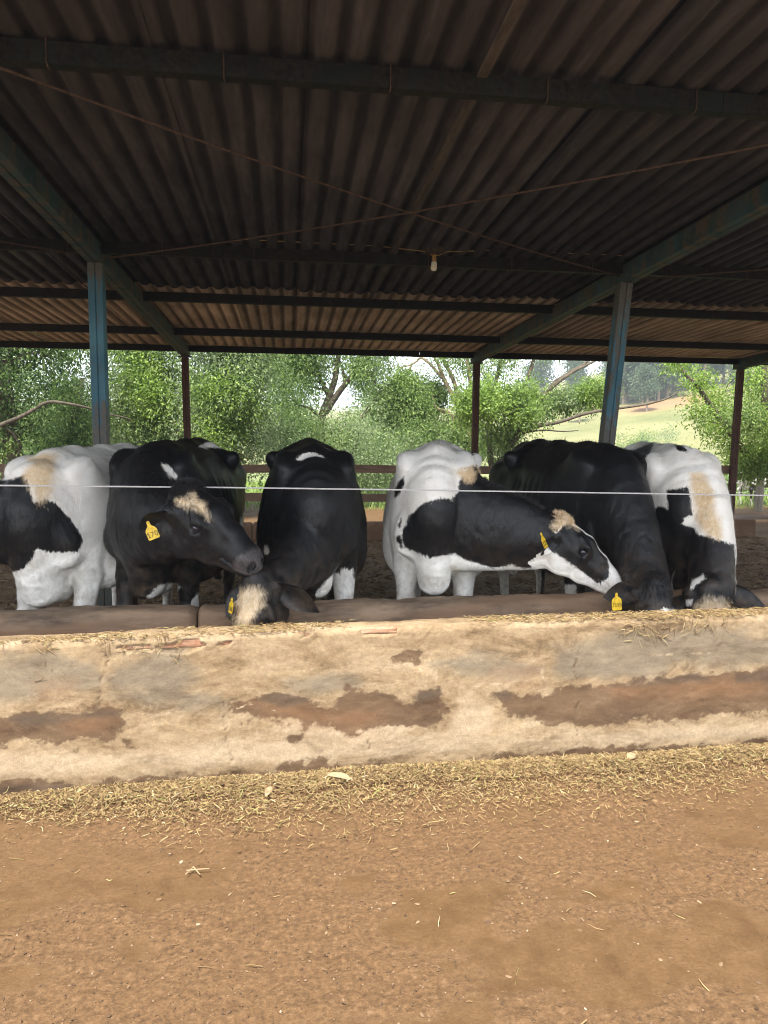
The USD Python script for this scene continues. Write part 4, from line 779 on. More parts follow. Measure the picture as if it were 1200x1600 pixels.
        fold = np.abs(fbm(V * [11, 11, 4.5], 3, 93 + seed) - .5) * 2; und = und - .004 * sstep(.3 - fold, 0, .3) * sstep(c.nmask(V), 0, .12)
        rl = (V - c.O) @ c.f / c.S; rw = np.abs((V - c.O) @ c.l) / c.S; rb = sstep(rl, -.72, -.55) * (1 - sstep(rl, -.12, .0)) * sstep(rw, .2, .28) * sstep(V[:, 2], .72, .85) * (1 - sstep(V[:, 2], 1.15, 1.3)); und = und + .0035 * rb * np.sin((rl + .12 * V[:, 2]) * 2 * PI / .085)
        V = V + N * und[:, None] * (np.arange(len(V)) < nb)[:, None]
        px, dz = project(V); m_ = dz / FPX
        wht = np.full(len(V), .5 if base == 'white' else -.5); crm = np.full(len(V), -.5); skn = np.full(len(V), -.5)
        big = (fbm(V * 9, 3, 92 + seed) - .5) * .05
        for kind, pts, *yr in polys:
            sd = poly_sd(px, pts) * m_ + big * (.55 if kind != 'cream' else 1.7)
            if yr:
                lo, hi = yr[0]; sd = np.minimum(sd, np.minimum(V[:, 1] - lo, hi - V[:, 1]))
            if kind == 'white': wht = np.maximum(wht, sd); crm = np.minimum(crm, np.where(sd > 0, crm, crm))
            elif kind == 'black': wht = np.minimum(wht, -sd); crm = np.minimum(crm, -sd)
            elif kind == 'cream': crm = np.maximum(crm, sd)
            elif kind == 'skin': skn = np.maximum(skn, sd)
        if ear != 'coat': wht[nb:], crm[nb:] = (-.5, -.5) if ear == 'black' else (.5, -.5)
        for fn in getattr(c, 'rules', []): wht, crm, skn = fn(V, wht, crm, skn)
        if hasattr(c, 'H'):
            q = (V - c.poll) / c.hs; t, y, z = q @ c.hd / c.ls, q @ c.hl, q @ c.hn
            hd = (np.abs(y) < .15) & (z > -.22) & (z < .1)
            if skin_muzzle:
                mz = np.where(hd, np.minimum(t - .478 + .35 * np.maximum(np.abs(y) - .03, 0), z + .088), -.5); skn = np.maximum(skn, np.clip(mz, -.5, .05) + big * .3)
            for e_ in (-1, 1): nd = np.linalg.norm(np.stack([t - .545, y - e_ * .040, z + .050], -1), axis=1); skn = np.minimum(skn, nd - .026); wht = np.minimum(wht, nd - .026); crm = np.minimum(crm, nd - .026)
            er = [(.030 - np.linalg.norm(V - e[0], axis=1)) for e in c.eyes]
            for e in er: skn = np.maximum(skn, e - .004)
        obj('body', (V, F), 'coat', c.root, True, {'coat': np.clip(np.stack([wht, crm, skn], -1), -.5, .5)})
        for p, r, e in c.eyes:
            b = obj('eye', trimesh.creation.icosphere(3, r).apply_translation(p), 'eye', c.root, True)
        if hairs:
            hr_ = np.random.default_rng(800 + seed); i = hr_.integers(0, len(V), hairs); n = hairs; P = V[i] + hr_.normal(0, .003, (n, 3)); Nn = N[i]
            lay = np.tile(-c.f * .55 - Zv * .75, (n, 1))
            if hasattr(c, 'H'): wgt = sstep(.62 - np.linalg.norm(P - c.poll - c.hd * .15, axis=1), 0, .25)[:, None]; lay = lay * (1 - wgt) + (c.hd * .9) * wgt
            lay = lay + (np.stack([fbm(P * 7, 2, 700 + q) for q in range(3)], -1) - .5) * 1.3; T_ = lay - Nn * (lay * Nn).sum(1, keepdims=True); T_ /= np.linalg.norm(T_, axis=1, keepdims=True) + 1e-6
            D = T_ + Nn * hr_.uniform(.12, .5, (n, 1)) + hr_.normal(0, .14, (n, 3)); ln = (hr_.uniform(.009, .019, n) * np.where(V[i, 2] < .5, .7, 1))[:, None]
            jit = hr_.normal(0, .006, n); w_, c_, s_ = wht[i] + jit, crm[i] + jit, skn[i]
            tone = np.where(w_[:, None] > 0, np.array([.78, .74, .66]), np.array([.008, .008, .009])) * hr_.uniform(.7, 1.25, (n, 1)); tone = np.where(c_[:, None] > 0, np.array([.66, .50, .31]) * hr_.uniform(.75, 1.15, (n, 1)), tone)
            dirt = sstep(.95 - V[i, 2], 0, .6) * sstep(fbm(V[i] * 9, 4, 710), .5, .68) * .7; tone = tone * (1 - dirt[:, None]) + np.array([.15, .10, .06]) * dirt[:, None]
            ok = (s_ < 0) & (i < nb); tone = tone[ok]
            Dn = D / np.linalg.norm(D, axis=1, keepdims=True); sd_ = np.cross(Dn, Nn); sd_ /= np.linalg.norm(sd_, axis=1, keepdims=True) + 1e-6; P0, P1, sd_, Nk = (q_[ok] for q_ in (P - Nn * .002, P + D * ln, sd_, Nn + .4 * Dn))
            tri = np.stack([P0 - sd_ * .0008, P0 + sd_ * .0008, P1], 1).reshape(-1, 3); Nk = Nk / np.linalg.norm(Nk, axis=1, keepdims=True)
            hp_ = obj('short_hair', (tri, np.arange(len(tri)).reshape(-1, 3)), 'short_hair', c.root, False, {'hair_tone': np.repeat(np.clip(tone, 0, 1), 3, 0)}); tag(hp_, kind='stuff')
            gm = UsdGeom.Mesh(hp_); gm.CreateNormalsAttr(Vt.Vec3fArray.FromNumpy(np.repeat(Nk, 3, 0).astype(np.float32))); gm.SetNormalsInterpolation('vertex')
        c.V, c.N, c.nb, c.wht, c.crm = V, N, nb, wht, crm
        c.px = px
        return c
    def mane(c, name, matn, sel, n, ln, lay, rng, wid=.0011, curl=.4):
        """short hair standing on the chosen part of the skin; lay: the way it lies"""
        i = np.where(sel & (np.arange(len(c.V)) < c.nb))[0]
        if not len(i): return
        i = rng.choice(i, n); P = c.V[i] + rng.normal(0, .004, (n, 3)); N = c.N[i]; lay = np.asarray(lay, float)
        L_ = .62 * ln * rng.uniform(.4, 1.1, n)[:, None]; D = N * rng.uniform(.15, .7, (n, 1)) + lay + rng.normal(0, .22, (n, 3)); D /= np.linalg.norm(D, axis=1, keepdims=True)
        pts = np.stack([P - N * .004, P + D * L_ * .5, P + (D + (lay - [0, 0, .35]) * curl + rng.normal(0, .15, (n, 3))) * L_], 1).reshape(-1, 3)
        bc = UsdGeom.BasisCurves.Define(stage, numbered(path_of(c.root), name)); bc.CreateTypeAttr('linear'); bc.CreateCurveVertexCountsAttr(Vt.IntArray.FromNumpy(np.full(n, 3, np.int32)))
        bc.CreatePointsAttr(Vt.Vec3fArray.FromNumpy(pts.astype(np.float32))); UsdGeom.PrimvarsAPI(bc).CreatePrimvar('tone', Sdf.ValueTypeNames.FloatArray, 'uniform').Set(Vt.FloatArray.FromNumpy(rng.uniform(0, 1, n).astype(np.float32))); w_ = np.tile(np.array([1.6, 1.3, .35]) * wid, n); bc.CreateWidthsAttr(Vt.FloatArray.FromNumpy(w_.astype(np.float32))); bc.SetWidthsInterpolation('vertex')
        UsdShade.MaterialBindingAPI.Apply(bc.GetPrim()).Bind(L(matn)); tag(bc, kind='stuff')
    def ear_tag(c, top, down, face, text, size=.062, neck_=.030):
        from shapely.geometry import Polygon
        dn = unit(down); n = unit(np.asarray(face, float) - dn * (np.asarray(face, float) @ dn)); r = np.cross(-dn, n)
        w_, hh = size / 2, size * .98
        out = [(-.008, 0), (-.005, .006), (.005, .006), (.008, 0), (.009, -neck_ * .55), (w_ * .82, -neck_), (w_, -neck_ - .012), (w_, -neck_ - hh + .006), (w_ - .006, -neck_ - hh), (-w_ + .006, -neck_ - hh), (-w_, -neck_ - hh + .006), (-w_, -neck_ - .012), (-w_ * .82, -neck_), (-.009, -neck_ * .55)]
        T = np.eye(4); T[:3, 0], T[:3, 1], T[:3, 2], T[:3, 3] = r, -dn, n, np.asarray(top, float)
        m = trimesh.creation.extrude_polygon(Polygon(out), .0025, engine='earcut'); m.apply_transform(T); tg = obj('ear_tag', m, 'tag_yellow', c.root)
        tx = meshkit.text_mesh(text, size * .42, .001, False); tx.apply_translation((-(tx.bounds[0, 0] + tx.bounds[1, 0]) / 2, -(tx.bounds[0, 1] + tx.bounds[1, 1]) / 2, 0))
        k_ = min(1, size * .92 / np.ptp(tx.bounds[:, 0])); tx.apply_scale((k_, k_ * 1.15, 1)); tx.apply_translation((0, -neck_ - hh * .55, .0028)); tx.apply_transform(T); obj('number', tx, 'tag_ink', tg)
        st = trimesh.creation.cylinder(.0055, .006, sections=14); st.apply_translation((0, -.001, .003)); st.apply_transform(T); obj('stud', st, 'tag_yellow', tg)

hr = np.random.default_rng(77)
def vec(px, py, Y, px2, py2, Y2): return at(px2, py2, Y2) - at(px, py, Y)
IMG_R, IMG_D = RT, -UPV      # picture's right and down as world directions

# --- cow 1: white, at the left edge, black neck turned out of the picture
c = Cow('dairy_cow', 'white dairy cow with a black neck turned away past the left edge', (-1.37, 4.72), -12.4, 1.0, .98)
c.trunk(1.0, swing=(.0, .02, .05, -.1))
p = [c.w(.22, 0, 1.10), at(55, 812, 4.42), at(-10, 818, 4.36), at(-90, 826, 4.28), at(-150, 822, 4.22)]
c.neck(p, [.20, .175, .14, .115, .10], [.32, .27, .22, .17, .13], Zv)
hp = at(-165, 790, 4.2); ax = vec(-165, 790, 4.2, -255, 905, 4.05)
c.head(hp, ax, np.array([-.6, -.25, .6]), 1.03, ears=[(1, np.array([.5, -.9, -.1]), np.array([-.5, -.6, .2]), .19), (-1, np.array([.4, .9, .1]), np.array([-.8, -.3, .2]), .19)])
c.finish('white', [('black', [(-400, 700), (-60, 735), (12, 750), (40, 742), (50, 772), (54, 786), (70, 780), (90, 790), (108, 808), (122, 828), (129, 846), (120, 860), (98, 863), (72, 861), (58, 856), (50, 872), (38, 888), (18, 893), (-30, 886), (-120, 930), (-420, 1100)], (2.0, 4.62)),
                   ('cream', [(36, 742), (48, 716), (70, 705), (92, 712), (86, 740), (78, 768), (60, 786), (50, 770)], (4.0, 5.2))], seed=1)
s_ = (c.crm > -.03) & (c.N[:, 2] > -.2)
c.mane('mane', 'cream_hair', s_, 700, .04, IMG_D * .8 + FW * .2, hr, .0009)
# --- cow 2: black, head raised and turned to the right
c = Cow('dairy_cow', 'black dairy cow raising its head over the trough, small cream patch on its forehead', (-.80, 4.80), -8.9, 1.03, .95)
c.trunk(1.02, swing=(.02, -.06, -.05, .08))
p = [c.w(.20, 0, 1.10), at(222, 800, 4.46), at(246, 815, 4.24), at(272, 822, 4.10), at(292, 828, 4.04)]
c.neck(p, [.20, .18, .15, .125, .11], [.34, .30, .24, .185, .14], Zv + IMG_R * .25)
hp = at(294, 772, 3.98); ax = vec(294, 772, 3.98, 398, 862, 3.78)
n2 = IMG_R * .74 - IMG_D * .60 - FW * .62
c.head(hp, ax, n2, 1.17, .86, ears=[(-1, at(216, 818, 4.02), IMG_D * .7 - FW * .8, 0), (1, at(356, 778, 4.20), IMG_R * .3 + IMG_D * .4 - FW * .8, 0)])
c.finish('black', [('white', [(252, 724), (262, 726), (272, 738), (276, 746), (264, 748), (256, 736)], (4.3, 6)), ('white', [(287, 712), (296, 716), (304, 724), (298, 724), (290, 718)], (4.9, 7)), ('white', [(308, 699), (326, 690), (346, 690), (350, 700)], (4.9, 7.5)), ('white', [(215, 714), (232, 704), (250, 707), (236, 709), (222, 716)], (5.0, 6.5)),
                   ('cream', [(279, 782), (292, 786), (300, 779), (304, 768), (312, 778), (322, 786), (326, 813), (316, 806), (304, 797), (290, 790)], (3.5, 4.16)), ('white', [(228, 950), (232, 930), (250, 914), (275, 910), (285, 918), (272, 930), (250, 948), (240, 970), (225, 970)], (4.25, 4.9)),
                   ('white', [(299, 938), (312, 925), (326, 912), (330, 980), (296, 980)], (4.2, 5.2)), ('white', [(380, 800), (394, 800), (388, 830), (376, 850), (370, 870), (366, 850)], (4.5, 7)), ('white', [(330, 905), (345, 905), (345, 990), (330, 990)], (5.4, 7))], seed=2)
c.ear_tag(at(231, 816, 3.975), IMG_R * .38 + IMG_D * .92, -FW + IMG_R * .15, '170', .062, .036)
c.mane('forelock', 'black_hair', (np.linalg.norm(c.V - (c.poll + c.hn * .02 - c.hd * .02), axis=1) < .085) & (c.N @ c.hn > -.6), 1500, .045, c.hd * .5 + Zv * .25, hr, .0012, .8)
c.mane('mane', 'black_hair', (np.abs((c.px[:, 0] - 244) * .8 - (c.px[:, 1] - 752)) < 26) & (c.px[:, 0] > 212) & (c.px[:, 0] < 290) & (c.N[:, 2] > .1) & (c.V[:, 1] < 4.8), 1500, .035, IMG_D * .4 - FW * .2 + IMG_R * .2, hr)
# --- cow 3: black, facing the camera, head down in the trough
c = Cow('dairy_cow', 'black dairy cow seen head on, eating with its face lowered, white spot on its withers', (.165, 4.72), 0.0, 1.03, .95)
c.trunk(.96, swing=(.0, .03, .06, -.06))
p = [c.w(.16, 0, 1.12), at(494, 835, 4.46), at(472, 868, 4.26), at(444, 898, 4.08), at(424, 916, 3.95)]
c.neck(p, [.20, .178, .145, .118, .108], [.33, .28, .21, .155, .125], np.stack([Zv, Zv - FW * .3, Zv - FW * .6, Zv - FW * .9, Zv - FW * 1.1]))
hp = at(400, 906, 3.82); ax = np.array([-.10, -.30, -1.0])
c.head(hp, ax, np.array([-.42, -1.0, .25]), 1.03, ears=[(-1, at(353, 957, 3.84), np.array([-.4, -.9, .1]), 0), (1, at(499, 946, 3.78), np.array([.1, -.9, -.25]), 0)])
c.finish('black', [('white', [(463, 718), (474, 710), (490, 708), (507, 712), (508, 722), (498, 726), (490, 721), (480, 727), (474, 719)], (4.4, 5.6)), ('cream', [(372, 924), (388, 916), (402, 918), (413, 928), (404, 948), (392, 968), (388, 1010), (362, 1010), (366, 960)], (3.2, 3.95)),
                   ('white', [(493, 940), (494, 925), (520, 898), (535, 888), (552, 886), (553, 896), (560, 960), (490, 975)], (4.1, 5.2)), ('black', [(510, 905), (526, 895), (533, 902), (533, 878), (545, 892), (552, 888), (560, 860), (500, 860)], (4.0, 5.2)), ('white', [(415, 852), (425, 860), (425, 868), (412, 866)], (4.6, 7)),
                   ('cream', [(455, 952), (462, 942), (474, 942), (480, 950), (470, 956), (460, 960)], (3.4, 3.86))], seed=3)
c.ear_tag(at(363, 936, 3.755), IMG_D - IMG_R * .15, -FW - IMG_R * 1.6, '168', .055, .02)
c.mane('forelock', 'cream_hair', (c.crm > .0) & (c.px[:, 1] > 908) & (c.px[:, 0] < 420), 400, .02, np.array([-.1, -.2, -1.0]), hr, .0010)
# --- cow 4: white body, black neck stretched to the right
c = Cow('dairy_cow', 'white dairy cow stretching its black neck to the right, white blaze down its face', (.985, 4.74), -13.0, 1.03, .95)
c.trunk(1.0, swing=(.0, .02, .04, -.1))
p = [c.w(.20, 0, 1.10), at(715, 816, 4.44), at(770, 826, 4.32), at(818, 838, 4.25), at(854, 848, 4.20)]
c.neck(p, [.20, .18, .155, .125, .105], [.33, .30, .255, .205, .155], Zv + IMG_R * .2)
hp = at(874, 818, 4.17); ax = vec(874, 818, 4.17, 971, 903, 4.10)
n4 = IMG_R * .74 - IMG_D * .68 - FW * .17
c.head(hp, ax, n4, 1.0, ears=[(-1, at(845, 862, 4.04), IMG_R * .6 - FW * .8, 0), (1, at(842, 792, 4.30), IMG_R * .8 - FW * .5, 0)])
def blaze4(V, w, cr, s):
    q = (V - c.poll) / c.hs; t, y, z = q @ c.hd, q @ c.hl, q @ c.hn; n_ = (fbm(V * 22, 3, 444) - .5) * .03
    inn = (t > .01) & (t < .62) & (np.abs(y) < .16) & (z > -.30) & (z < .12)
    top = np.where(z > -.02, .030 + .055 * sstep(t, .30, .46) + .02 * sstep(.12 - t, 0, .1) - np.abs(y), -.1); wn = np.maximum.reduce([top, (t - .415) * .8, np.minimum(-.150 + .10 * t - z, .3)]) + n_
    return np.where(inn, wn, w), np.where(inn, np.minimum(top + .006, .09 - t) + n_ * .8, cr), s
c.rules = [blaze4]
c.finish('white', [('black', [(628, 830), (640, 805), (665, 786), (690, 778), (706, 780), (714, 768), (716, 752), (738, 728), (765, 726), (805, 756), (860, 786), (880, 800), (880, 816), (866, 832), (880, 836), (905, 843), (922, 858), (934, 880), (940, 895), (934, 912), (915, 918), (890, 912), (870, 905), (860, 892), (845, 886), (820, 890), (800, 882), (770, 888), (745, 880), (728, 876), (712, 866), (690, 868), (672, 872), (650, 862), (636, 856), (628, 845)], (3.6, 4.75)),
                   ('black', [(866, 812), (876, 806), (878, 816), (870, 830), (862, 826)], (3.9, 4.6)), ('black', [(616, 765), (622, 752), (631, 745), (632, 756), (624, 772), (617, 776)], (4.3, 6)), ('black', [(621, 820), (626, 809), (629, 814), (626, 826), (622, 826)], (4.2, 6)), ('black', [(619, 840), (625, 836), (629, 852), (627, 857), (621, 846)], (4.2, 6)),
                   ('black', [(586, 760), (596, 752), (594, 800), (586, 812)], (5.0, 7)), ('cream', [(716, 738), (738, 728), (744, 738), (738, 758), (722, 754)], (4.0, 5.0)), ('cream', [(868, 822), (876, 805), (889, 815), (905, 832), (915, 848), (922, 862), (912, 852), (900, 840), (884, 834)], (3.7, 4.35))], seed=4, skin_muzzle=False)
c.ear_tag(at(845, 834, 4.01), IMG_R * .36 + IMG_D * .93, IMG_R * .85 - FW * .5, '172', .06, .028)
c.mane('forelock', 'cream_hair', (np.linalg.norm(c.V - (c.poll + c.hn * .02), axis=1) < .07) & (c.N @ c.hn > -.3), 700, .04, -c.hd * .2 + Zv * .2, hr, .0011, 1.0)
c.mane('mane', 'cream_hair', (c.crm > -.01) & (c.V[:, 2] > 1.05) & (c.px[:, 0] < 760), 700, .035, IMG_R * .3, hr)
c.mane('crest', 'black_hair', (c.px[:, 0] > 735) & (c.px[:, 0] < 850) & (c.N[:, 2] > .75) & (c.V[:, 1] < 4.6), 1300, .03, IMG_R * .4 + Zv * .2, hr)
# --- cow 5: black, head down in the trough, tagged ear
c = Cow('dairy_cow', 'black backed dairy cow with lowered head and a yellow tag numbered 7195 in its ear', (2.10, 4.78), 6.0, 1.04, .97)
c.trunk(1.0, swing=(-.02, .02, .02, -.04))
p = [c.w(.20, 0, 1.12), at(966, 800, 4.42), at(990, 855, 4.22), at(1008, 905, 4.04), at(1016, 932, 3.92)]
c.neck(p, [.21, .185, .15, .125, .115], [.33, .27, .21, .155, .125], np.stack([Zv, Zv - FW * .3, Zv - FW * .6, Zv - FW * .9, Zv - FW * 1.1]))
hp = at(1022, 916, 3.86); ax = np.array([.05, -.42, -1.0])
c.head(hp, ax, np.array([.12, -1.0, .4]), 1.04, ears=[(-1, at(943, 922, 3.80), np.array([-.05, -1.0, .25]), 0), (1, at(1056, 884, 3.92), np.array([.8, -.6, -.1]), 0)])
c.finish('black', [('white', [(1020, 958), (1038, 950), (1052, 952), (1060, 966), (1040, 990), (1022, 985)], (3.0, 4.0)), ('white', [(850, 915), (900, 912), (905, 990), (845, 990)], (4.2, 5.3)), ('white', [(755, 880), (845, 880), (845, 990), (755, 990)], (5.3, 7.2))], seed=5)
c.ear_tag(at(963, 928, 3.75), np.array([0.02, -.12, -1.0]), np.array([0.25, -1.0, .15]), '7195', .066, .026)
c.mane('crest', 'black_hair', (c.N[:, 2] > .82) & (c.V[:, 2] > 1.36) & (c.V[:, 1] < 5.6), 500, .035, Zv * .4 + c.f * .5, hr, .0009)
c.mane('poll_hair', 'black_hair', (np.linalg.norm(c.V - c.poll, axis=1) < .10), 900, .03, np.array([.1, -.4, -.8]), hr)
# --- cow 6: white and black with a cream mane, head down
c = Cow('dairy_cow', 'white and black dairy cow at the right with a long cream mane and lowered head', (2.63, 4.70), -13.0, 1.03, .92)
c.trunk(1.0, swing=(.0, .03, .05, -.03))
p = [c.w(.20, 0, 1.12), at(1088, 785, 4.40), at(1106, 845, 4.20), at(1112, 900, 4.04), at(1112, 930, 3.94)]
c.neck(p, [.19, .165, .135, .12, .11], [.33, .27, .21, .155, .125], np.stack([Zv, Zv - FW * .3, Zv - FW * .6, Zv - FW * .9, Zv - FW * 1.1]))
hp = at(1108, 920, 3.88); ax = np.array([.0, -.35, -1.0])
c.head(hp, ax, np.array([-.05, -1.0, .3]), 1.02, ears=[(-1, np.array([-.8, .3, -.5]), np.array([-.2, -.9, -.3]), .19), (1, at(1204, 946, 3.80), np.array([.1, -.8, .5]), 0)])
c.finish('white', [('black', [(957, 716), (975, 712), (1000, 700), (1022, 690), (1018, 702), (1008, 718), (998, 732), (985, 735), (980, 728)], (4.4, 7)), ('black', [(1042, 766), (1076, 760), (1080, 785), (1082, 806), (1066, 818), (1086, 825), (1092, 836), (1110, 838), (1128, 846), (1150, 850), (1150, 1010), (1020, 1010), (1010, 860), (1018, 800), (1030, 790), (1044, 796)], (3.3, 4.9)),
                   ('cream', [(1078, 740), (1092, 736), (1104, 752), (1116, 775), (1122, 800), (1126, 835), (1122, 842), (1104, 836), (1090, 818), (1084, 790)], (3.8, 5.0)), ('white', [(1066, 810), (1084, 804), (1090, 815), (1078, 822)], (3.8, 4.9)), ('white', [(1080, 905), (1098, 898), (1102, 904), (1088, 912), (1080, 920)], (3.7, 4.6)), ('white', [(1072, 938), (1082, 936), (1080, 946), (1072, 946)], (3.5, 4.3)),
                   ('cream', [(1086, 948), (1104, 936), (1130, 936), (1146, 946), (1146, 990), (1086, 990)], (3.3, 4.1)), ('black', [(1050, 690), (1068, 698), (1074, 706), (1058, 702)], (4.4, 6)), ('cream', [(958, 702), (970, 700), (974, 706), (960, 709)], (4.6, 7))], seed=6)
for fn in (lambda: None,): fn()
c.mane('mane', 'cream_hair', (c.crm > -.015) & (c.px[:, 1] < 850), 1500, .05, IMG_D * .9 + FW * .25, hr, .0009)
c.mane('poll_hair', 'cream_hair', (c.crm > .0) & (c.px[:, 1] > 925), 900, .03, np.array([0, -.4, -.8]), hr)
# --- a small far cow beyond the shed, half behind the last post
c = Cow('distant_cow', 'small white and black cow standing in the yard beyond the last rusty post', (at(1170, 790, 16.8)[0] + .35, 16.8), 120, .80, 1.0)
c.trunk(1.0); c.neck([c.w(.25, 0, 1.1), c.w(.55, 0, 1.05), c.w(.80, 0, .92)], [.17, .12, .09], [.28, .19, .13], Zv)
c.head(c.w(.86, 0, 1.0), c.f * .75 - Zv * .6, Zv * .8 + c.f * .5, 1.0, ears=[(1, c.l, c.f, .18), (-1, -c.l, c.f, .18)])
c.rules = [lambda V, w, cr, s: (np.minimum(w, (fbm(V * 2.6, 2, 99) - .5) * .8 + .02 - ((V - c.O) @ c.f - .55) * .5 * (((V - c.O) @ c.f) > .3)), cr, s)]
c.finish('white', [], .022, seed=9, hairs=0)
# ------------------------------------------------------------------ trees beyond the shed
def leaves(C, R, n, size, rng, flat=.9, hang=.45, spread=.72):
    """n leaf blades spread through soft clumps (centres C, radii R): folded diamonds"""
    w = np.asarray(R) ** 2; i = rng.choice(len(C), n, p=w / w.sum()); g = rng.normal(size=(n, 3)); d = g / np.linalg.norm(g, axis=1, keepdims=True)
    P = C[i] + g * (R[i] * spread)[:, None] * [1, 1, flat]
    a = d * .5 + rng.normal(size=(n, 3)) * .6 - [0, 0, hang]; a /= np.linalg.norm(a, axis=1, keepdims=True)
    s = np.cross(a, rng.normal(size=(n, 3)) + [0, 0, 1.2]); s /= np.linalg.norm(s, axis=1, keepdims=True); u = np.cross(s, a)
    z = size * rng.uniform(.6, 1.3, (n, 1)); wd = .22
    V = np.stack([P, P + a * z * .5 + s * z * wd + u * z * .10, P + a * z, P + a * z * .5 - s * z * wd + u * z * .10], 1).reshape(-1, 3)
    F = (np.arange(n)[:, None, None] * 4 + np.array([(0, 1, 2), (0, 2, 3)])[None]).reshape(-1, 3); return V, F
def clumps_in(poly, Y, dY, n, r0, r1, rng):
    n = int(n * 2.0); r0, r1 = r0 * .60, r1 * .78
    poly = np.asarray(poly, float); lo, hi = poly.min(0), poly.max(0); out = []
    while len(out) < n:
        p = rng.uniform(lo, hi, (n * 3, 2)); p = p[poly_sd(p, poly) > 0]
        for x, y in p[:n - len(out)]: out.append((*at(x, y, Y + rng.uniform(-dY, dY)), rng.uniform(r0, r1)))
    return np.array(out)
def tree(name, label, trunks, crowns, seed, bark='bark', catg='tree', group=None, limbs=True):
    """trunks: [(points, r0, r1)], points (px, py, Y) or metres; crowns: [(clump array, leaf count, leaf size, material)]"""
    r = np.random.default_rng(seed); p0 = np.asarray(trunks[0][0][0], float); base = np.array([p0[0], p0[1], 0.0])
    t = thing(name, label, catg, base, 0, group); sk_p, sk_r = [], []
    for k, (pts, r0, r1) in enumerate(trunks):
        from scipy.interpolate import make_interp_spline
        P = np.asarray(pts, float); u = np.linspace(0, 1, len(P)); Q = make_interp_spline(u, P, k=min(2, len(P) - 1))(np.linspace(0, 1, 8 * len(P)))
        Q += (np.stack([fbm(Q * 1.6 + c * 7, 3, seed + c) for c in range(3)], -1) - .5) * .12 * np.linspace(0, 1, len(Q))[:, None]
        rad = np.linspace(r0, r1, len(Q)); obj('trunk' if k == 0 else 'limb', tube(Q - base, rad, 9), bark, t, True); sk_p += list(Q); sk_r += list(rad)
    sk_p, sk_r = np.array(sk_p), np.array(sk_r); twig = []
    if limbs:
        for C in [c for c in crowns]:
            for q in sorted(C[0].tolist(), key=lambda q: np.linalg.norm(sk_p - np.array(q[:3]), axis=1).min()):
                e = np.array(q[:3]); d = np.linalg.norm(sk_p - e, axis=1) + 1.5 * np.maximum(sk_p[:, 2] - e[2] + .1, 0); j = int(np.argmin(d)); a = sk_p[j]; ra = min(sk_r[j] * .75, .02 + .02 * np.linalg.norm(e - a))
                n = max(4, int(np.linalg.norm(e - a) / .25)); w = np.linspace(0, 1, n)[:, None]; Q = a + (e - a) * w + np.sin(PI * w) * (r.normal(0, .10, 3) * np.linalg.norm(e - a) + [0, 0, .10 * np.linalg.norm(e - a)])
                rad = np.linspace(ra, max(ra * .35, .006), n); twig.append(tube(Q - base, rad, 5)); sk_p = np.vstack([sk_p, Q[1:]]); sk_r = np.concatenate([sk_r, rad[1:]])
    if twig: tag(obj('branches', cat(twig), bark, t, True), kind='stuff')
    for C, n, size, m in crowns:
        m2 = {'leaf_dark': 'leaf_mid', 'leaf_mid': 'leaf_grey', 'leaf_grey': 'leaf_mid', 'leaf_bright': 'leaf_mid'}[m]; pick = r.uniform(0, 1, len(C)) < .68
        for sel, mm, part in ((pick, m, 1.0), (~pick, m2, 1.0)):
            if sel.sum() < 1: continue
            V, F = leaves(C[sel, :3], C[sel, 3], max(60, int(n * 1.75 * (C[sel, 3] ** 2).sum() / (C[:, 3] ** 2).sum())), size * .74, r); obj('crown', (V - base, F), mm, t, island=4)
    return t
tr = np.random.default_rng(51)
T = lambda *q: [at(*p) for p in q]
def gnd(px, Y): p = at(px, 800, Y); return np.array([p[0], Y, float(land(np.array([p[0]]), np.array([Y]))[0]) - .1])
tree('broadleaf_tree', 'large dark green tree at the left edge, with a long bare dead limb', [([gnd(10, 14.5), at(20, 700, 14.5), at(10, 620, 14.3), at(0, 520, 14.2), at(10, 430, 14.2)], .2, .07), (T((-60, 690, 13.6), (0, 665, 13.4), (45, 645, 13.3), (76, 628, 13.3), (118, 632, 13.4), (150, 641, 13.6), (205, 655, 14)), .045, .012), (T((10, 668, 13.4), (28, 690, 13.5), (25, 712, 13.6)), .02, .008)],
     [(clumps_in([(-150, 420), (95, 430), (112, 545), (88, 585), (70, 610), (88, 650), (75, 690), (40, 735), (-150, 760)], 14.6, 1.2, 46, .32, .62, tr), 30000, .10, 'leaf_dark')], 301)
tree('broadleaf_tree', 'dark leafy tree between the left edge tree and the blue post', [([gnd(110, 18), at(105, 690, 18), at(120, 640, 18), at(128, 590, 18)], .13, .05)],
     [(clumps_in([(80, 600), (118, 585), (150, 600), (165, 560), (175, 640), (160, 720), (110, 745), (60, 730), (78, 690), (100, 650)], 18, 1.0, 22, .35, .6, tr), 13000, .10, 'leaf_dark'), (clumps_in([(60, 540), (160, 530), (150, 560), (90, 570)], 18.5, .5, 5, .25, .4, tr), 1400, .10, 'leaf_dark')], 302)
tree('broadleaf_tree', 'bushy green tree right of the blue post with a dark forked trunk', [([gnd(215, 16), at(205, 670, 16), at(190, 640, 16), at(205, 590, 16), at(230, 520, 16), at(240, 430, 16)], .16, .05), (T((200, 655, 16), (222, 640, 15.9), (212, 615, 15.9)), .06, .03)],
     [(clumps_in([(172, 430), (300, 430), (285, 560), (290, 640), (282, 700), (240, 745), (180, 740), (172, 640)], 16, 1.2, 34, .32, .6, tr), 22000, .10, 'leaf_mid'), (clumps_in([(180, 540), (270, 540), (270, 640), (200, 640)], 15, .5, 9, .25, .42, tr), 4200, .10, 'leaf_bright')], 303)
